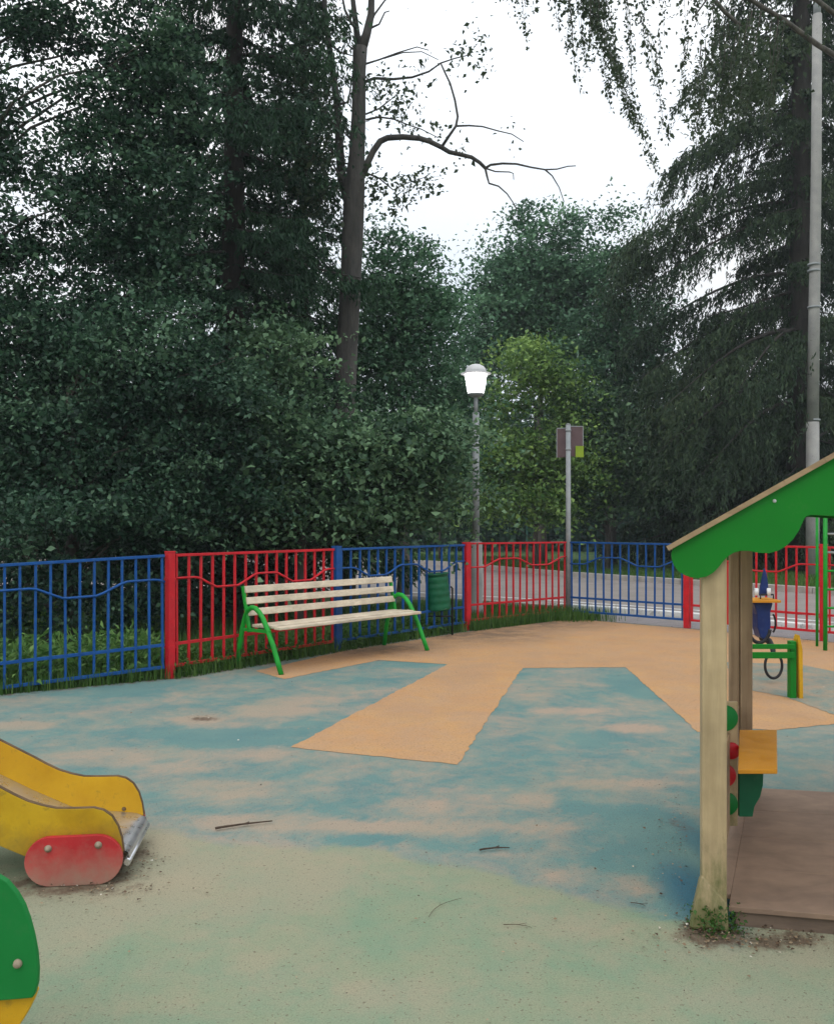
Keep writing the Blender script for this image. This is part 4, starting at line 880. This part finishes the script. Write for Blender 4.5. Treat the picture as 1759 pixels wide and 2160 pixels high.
for (px, py, rx, ry, k) in [(835, 215, 38, 32, 170), (790, 178, 25, 14, 50), (870, 265, 50, 12, 50), (990, 95, 36, 26, 50), (1020, 125, 26, 26, 40), (950, 150, 40, 22, 26), (895, 380, 36, 14, 120), (850, 400, 30, 24, 110), (790, 395, 30, 30, 120), (830, 440, 16, 18, 40), (935, 270, 30, 12, 26), (975, 320, 30, 12, 30), (890, 140, 60, 20, 20), (640, 150, 50, 90, 420), (690, 230, 26, 110, 330), (660, 330, 40, 60, 260), (660, 430, 40, 50, 260), (700, 50, 40, 50, 140), (830, 190, 70, 60, 60), (700, 400, 30, 50, 160), (700, -200, 260, 160, 900), (1085, 60 + 220, 30, 12, 12)]:
    c = np.array(ft(px, py, 0)); q = rng.normal(size=(k, 3)) * np.array([rx * k_ * .55, .35, ry * k_ * .55]); spr.append(c + q)
spr = np.concatenate(spr); quadmesh('leaf_sprays', leaves(spr, .085, .3, droop=.2), M['leaf_birch'], t, np.clip(.4 + rng.normal(size=len(spr)) * .2, 0, 1))

# --- birch with hanging twigs coming in from above
DBi = 12.0; base = Vector((8.6, 13.5, TZ)); t = thing('birch_tree', base, 'weeping birch whose thin leafy twigs hang into the sky from the top edge', 'tree'); mb = MB()
top = Vector((8.0, 13.3, 13)); mb.tube([base - UP * .1, base.lerp(top, .35), base.lerp(top, .7), top], [.2, .17, .12, .05], 12)
LB = MB(); arcs = []
for i, (px, py, d_i) in enumerate([(1110, -90, 12.5), (1200, -70, 12), (1290, -110, 11.7), (1400, -60, 12.3), (1500, -30, 12.8), (1460, 40, 13)]):
    e = W(px, py, d_i); s = base.lerp(top, .5 + .07 * i); arcs.append(limb(LB, s, e, .05, .012, .16, .10, 9))
mb.build('trunk', M['bark_grey'], t); LB.build('limbs', M['bark_grey'], t)
limbp = MB(); limbp.tube([W(*p_) for p_ in ((1480, -40, 12.6), (1508, 0, 12.6), (1530, 25, 12.6), (1556, 48, 12.7), (1590, 60, 12.8))], [.03, .03, .028, .024, .016], 8); limbp.build('limb', M['bark_grey'], t)
tw = MB(); LP = []
strands = [((1085, -60), (1092, 40), 6, 14), ((1105, -60), (1113, 125), 10, 20), ((1130, -70), (1118, 70), 8, 20), ((1165, -60), (1180, 60), 10, 30), ((1180, -50), (1222, 205), 16, 34), ((1195, -60), (1200, 110), 14, 36), ((1225, -60), (1240, 150), 20, 60), ((1250, -60), (1255, 130), 20, 60),
           ((1290, -60), (1262, 60), 20, 60), ((1255, 20), (1295, 265), 14, 70), ((1262, 30), (1322, 210), 24, 80), ((1310, -60), (1335, 230), 18, 44), ((1300, 150), (1388, 352), 16, 90), ((1275, 120), (1345, 270), 22, 80), ((1340, -60), (1362, 120), 14, 24), ((1385, -60), (1410, 95), 8, 18), ((1360, 60), (1396, 190), 14, 26), ((1385, 220), (1420, 330), 8, 16), ((1440, -60), (1448, 110), 6, 16), ((1470, -60), (1474, 90), 6, 14), ((1505, 20), (1500, 150), 16, 50), ((1450, 110), (1442, 200), 12, 30), ((1490, 120), (1470, 300), 24, 70), ((1540, 80), (1520, 280), 34, 110), ((1590, 60), (1560, 260), 34, 120), ((1640, 80), (1610, 300), 30, 100), ((1215, -40), (1290, 100), 40, 150), ((1380, 100), (1400, 200), 14, 18)]
for (a, b, wpx, k) in strands:
    for rep in range(max(1, wpx // 5)):
        dd0 = DBi + random.uniform(-.7, .7); ox = random.uniform(-1, 1) * wpx * .6; oy = random.uniform(-60, 20); fz = random.uniform(.65, 1.04)
        A_ = W(a[0] + ox, a[1] - 40, dd0); B1 = W(a[0] + (b[0] - a[0]) * fz + ox * .7, a[1] + (b[1] - a[1]) * fz, dd0); n_ = 7
        pts = [A_.lerp(B1, i / n_) + Vector((math.sin(i * .9 + ox) * .02, math.cos(i * 1.1) * .02, 0)) for i in range(n_ + 1)]; tw.tube(pts, [.005 - .0035 * i / n_ for i in range(n_ + 1)], 4, False)
        m_ = int(k * 3.6 / max(1, wpx // 5)) + 10; s = rng.random(m_); idx_ = np.minimum((s * n_).astype(int), n_ - 1); f = (s * n_ - idx_)[:, None]; PA = np.array([list(p_) for p_ in pts])
        LP.append(PA[idx_] * (1 - f) + PA[idx_ + 1] * f + rng.normal(size=(m_, 3)) * .035)
tw.build('hanging_twigs', M['bark'], t)
LP = np.concatenate(LP); quadmesh('leaves', leaves(LP, .052, .0, .6, droop=.9), M['leaf_birch'], t, np.clip(.4 + rng.normal(size=len(LP)) * .2, 0, 1))
sc_ = []
for (px, py, rx, ry, k) in [(1560, 190, 90, 70, 800), (1500, 230, 50, 60, 260), (1610, 120, 50, 50, 260), (1440, -60, 300, 60, 1400), (1600, 180, 60, 60, 300)]:
    c = np.array(W(px, py, 13.2)); kk = 13.2 / FPX; sc_.append(c + rng.normal(size=(k, 3)) * np.array([rx * kk * .6, .4, ry * kk * .6]))
sc_ = np.concatenate(sc_); quadmesh('crown', leaves(sc_, .07, .1, .6, droop=.5), M['leaf_birch'], t, np.clip(.45 + rng.normal(size=len(sc_)) * .2, 0, 1))

# ---------------------------------------------------------------- grass, weeds, litter
def blades(name, pts, hgt, wid, mat, label, cat='grass', lean=.35, tb=.45):
    n = len(pts); h = (hgt * rng.uniform(.4, 1.25, n))[:, None]; d = rng.normal(size=(n, 3)); d[:, 2] = 0; d = unit(d); tip = pts + np.array([0, 0, 1.0]) * h + d * h * lean * rng.random((n, 1)); s = np.stack([-d[:, 1], d[:, 0], np.zeros(n)], 1) * wid
    midp = pts + np.array([0, 0, .55]) * h + d * h * lean * .2
    o = quadmesh(name, np.stack([pts - s * .5, midp - s * .5, tip, midp + s * .5, pts + s * .5], 1), M[mat], None, np.clip(tb + rng.normal(size=n) * .22, 0, 1), nper=5); return tag(o, label, cat, kind='stuff')
def along(a, b, n, w0, w1):
    a, b = np.array([a[0], a[1], 0.]), np.array([b[0], b[1], 0.]); u_ = (b - a) / np.linalg.norm(b - a); nn_ = np.array([-u_[1], u_[0], 0]); s = rng.random(n)[:, None]
    return a + (b - a) * s + nn_ * rng.uniform(w0, w1, (n, 1))
q = np.concatenate([along(P[0], P[1], 9000, -.06, 1.2), along(P[1], P[2], 9000, -.12, 1.3), along(P[2], P[3], 5000, -.10, 1.0)]); q[:, 2] = TZ
blades('grass', q, .20, .008, 'grass', 'rough grass growing behind and under the left fence panels')
q = np.concatenate([along(P[3], P[4], 6000, -.16, .35)]); c0 = np.array([2.3, 13.8, 0]); q2_ = c0 + rng.normal(size=(1600, 3)) * np.array([.3, .18, 0]); q = np.concatenate([q, q2_]); q[:, 2] = TZ + .02
blades('grass', q, .22, .008, 'grass', 'grass tufts at the foot of the red fence panel beside the sign post', tb=.4)
q = []
for a, b in zip(road_far[2:7], road_far[3:8]): q.append(along(a, b, 9000, .15, 6.0))
q = np.concatenate(q); q[:, 2] = TZ; blades('grass', q, .14, .02, 'grass', 'mown grass verge beyond the far kerb of the road', tb=.55)
q = np.concatenate([along((-.9, 14.0), (1.4, 16.3), 7000, -1.5, 1.2), along((-6, 12), (-1, 13.5), 9000, -1.5, 4)]); q[:, 2] = TZ; blades('grass', q, .13, .012, 'grass', 'short grass under the trees between fence and road', tb=.4)
# tall weeds behind the left panel
hb = along(P[0], P[1], 2600, .08, .9); hp = np.repeat(hb, 5, 0); hp[:, 2] = TZ + rng.random(len(hp)) ** .8 * np.repeat(rng.uniform(.12, .50, len(hb)), 5); hp[:, :2] += rng.normal(size=(len(hp), 2)) * .03
o = quadmesh('weeds', leaves(hp, .085, .1, .3), M['herb'], None, np.clip(.5 + rng.normal(size=len(hp)) * .22, 0, 1)); tag(o, 'tall light green weeds behind the blue panel at the left edge', 'weeds', kind='stuff')
hb = along(P[1], P[2], 900, -.05, .6); hb = np.concatenate([hb, along(P[2], P[3], 700, -.05, .7)]); hp = np.repeat(hb, 5, 0); hp[:, 2] = TZ + rng.random(len(hp)) * .22; hp[:, :2] += rng.normal(size=(len(hp), 2)) * .03
o = quadmesh('weeds', leaves(hp, .06, .3, .4), M['grass'], None, np.clip(.35 + rng.normal(size=len(hp)) * .2, 0, 1)); tag(o, 'low dark weeds under the fence behind the bench', 'weeds', kind='stuff')
# moss at the hut post
q = np.array(F)[None] + rng.normal(size=(900, 3)) * np.array([.045, .04, 0]) + np.array([-.01, -.05, 0]); q[:, 2] = rng.random(900) ** 2 * .09
o = quadmesh('moss', leaves(q, .012, .4), M['grass'], None, np.clip(.2 + rng.normal(size=900) * .12, 0, 1)); tag(o, 'moss and small weeds at the foot of the hut post', 'moss', kind='stuff')
# crumbs and leaf bits
L1 = []
def sc(px, py, rx, ry, k):
    for _ in range(k):
        g_ = G(px + random.gauss(0, rx), max(1320, py + random.gauss(0, ry)))
        if ytop(max(-8.9, min(9.9, g_.x))) - .05 > g_.y: L1.append((g_.x, g_.y, .010))
for _ in range(1500):
    x_ = random.uniform(-5, 6); y_ = random.uniform(.9, 13)
    if y_ < ytop(x_) - .05: L1.append((x_, y_, .010))
sc(180, 1870, 90, 16, 330); sc(285, 1815, 30, 22, 160); sc(1600, 1985, 110, 16, 420); sc(1490, 1962, 30, 10, 160); sc(430, 1515, 22, 4, 50); sc(1420, 1770, 30, 60, 120)
for a, b in zip(P[1:], P[2:]):
    for v in along(a, b, 150, -.35, -.02): L1.append((v[0], v[1], .012))
L1 = np.array(L1); sz = .010
Vl = leaves(L1, sz, 1.6, .7, .6); Vl[:, :, 2] = np.maximum(Vl[:, :, 2], .0095)
o = quadmesh('ground_litter', Vl, M['litter'], None, rng.random(len(L1)) ** 1.2); tag(o, 'crumbs, seeds and leaf bits scattered over the rubber ground', 'litter', kind='stuff')
def stick(p0, p1, r, label, bend=.01, twig=False):
    a, b = G(*p0, z=r + .008), G(*p1, z=r + .008); t_ = thing('stick', (a + b) / 2, label, 'stick', 'fallen sticks on the rubber ground'); n_ = 6; u_ = (b - a).normalized(); nn_ = Vector((-u_.y, u_.x, 0))
    pts = [a.lerp(b, i / n_) + nn_ * math.sin(i / n_ * math.pi) * bend + nn_ * random.uniform(-.003, .003) for i in range(n_ + 1)]
    MB().tube(pts, [r * (1 - .5 * i / n_) for i in range(n_ + 1)], 6).build('stem', M['stick'], t_)
    MB().tube([pts[3], pts[3] + u_ * .03 + nn_ * .02], r * .5, 5).build('side_twig', M['stick'], t_)
stick((455, 1748), (575, 1732), .006, 'longest brown stick, lying right of the slide end')
stick((1012, 1793), (1075, 1789), .0045, 'short dark stick in the middle of the ground')
stick((905, 1935), (975, 1895), .0012, 'thin curved twig on the pale green ground left of centre front', .03)
stick((1062, 1951), (1122, 1957), .0015, 'thin broken twig in front of the hut, centre right', .01)
stick((1330, 1905), (1362, 1912), .0018, 'small twig near the hut post')

# ---------------------------------------------------------------- damp evening air
hz_ = MB(); hz_.obox((0, 35, 19), (70, 0, 0), (0, 75, 0), (0, 0, 20.5)); m = NT('haze'); m.t.nodes.remove(m.b); pv = m.n('ShaderNodeVolumePrincipled')
pv.inputs['Density'].default_value = .0009; pv.inputs['Color'].default_value = (.85, .93, 1, 1); m.l(pv.outputs[0], m.out.inputs['Volume'])
o = hz_.build('haze', m.m); tag(o, 'thin damp air that pales the farther trees', 'haze', kind='stuff')
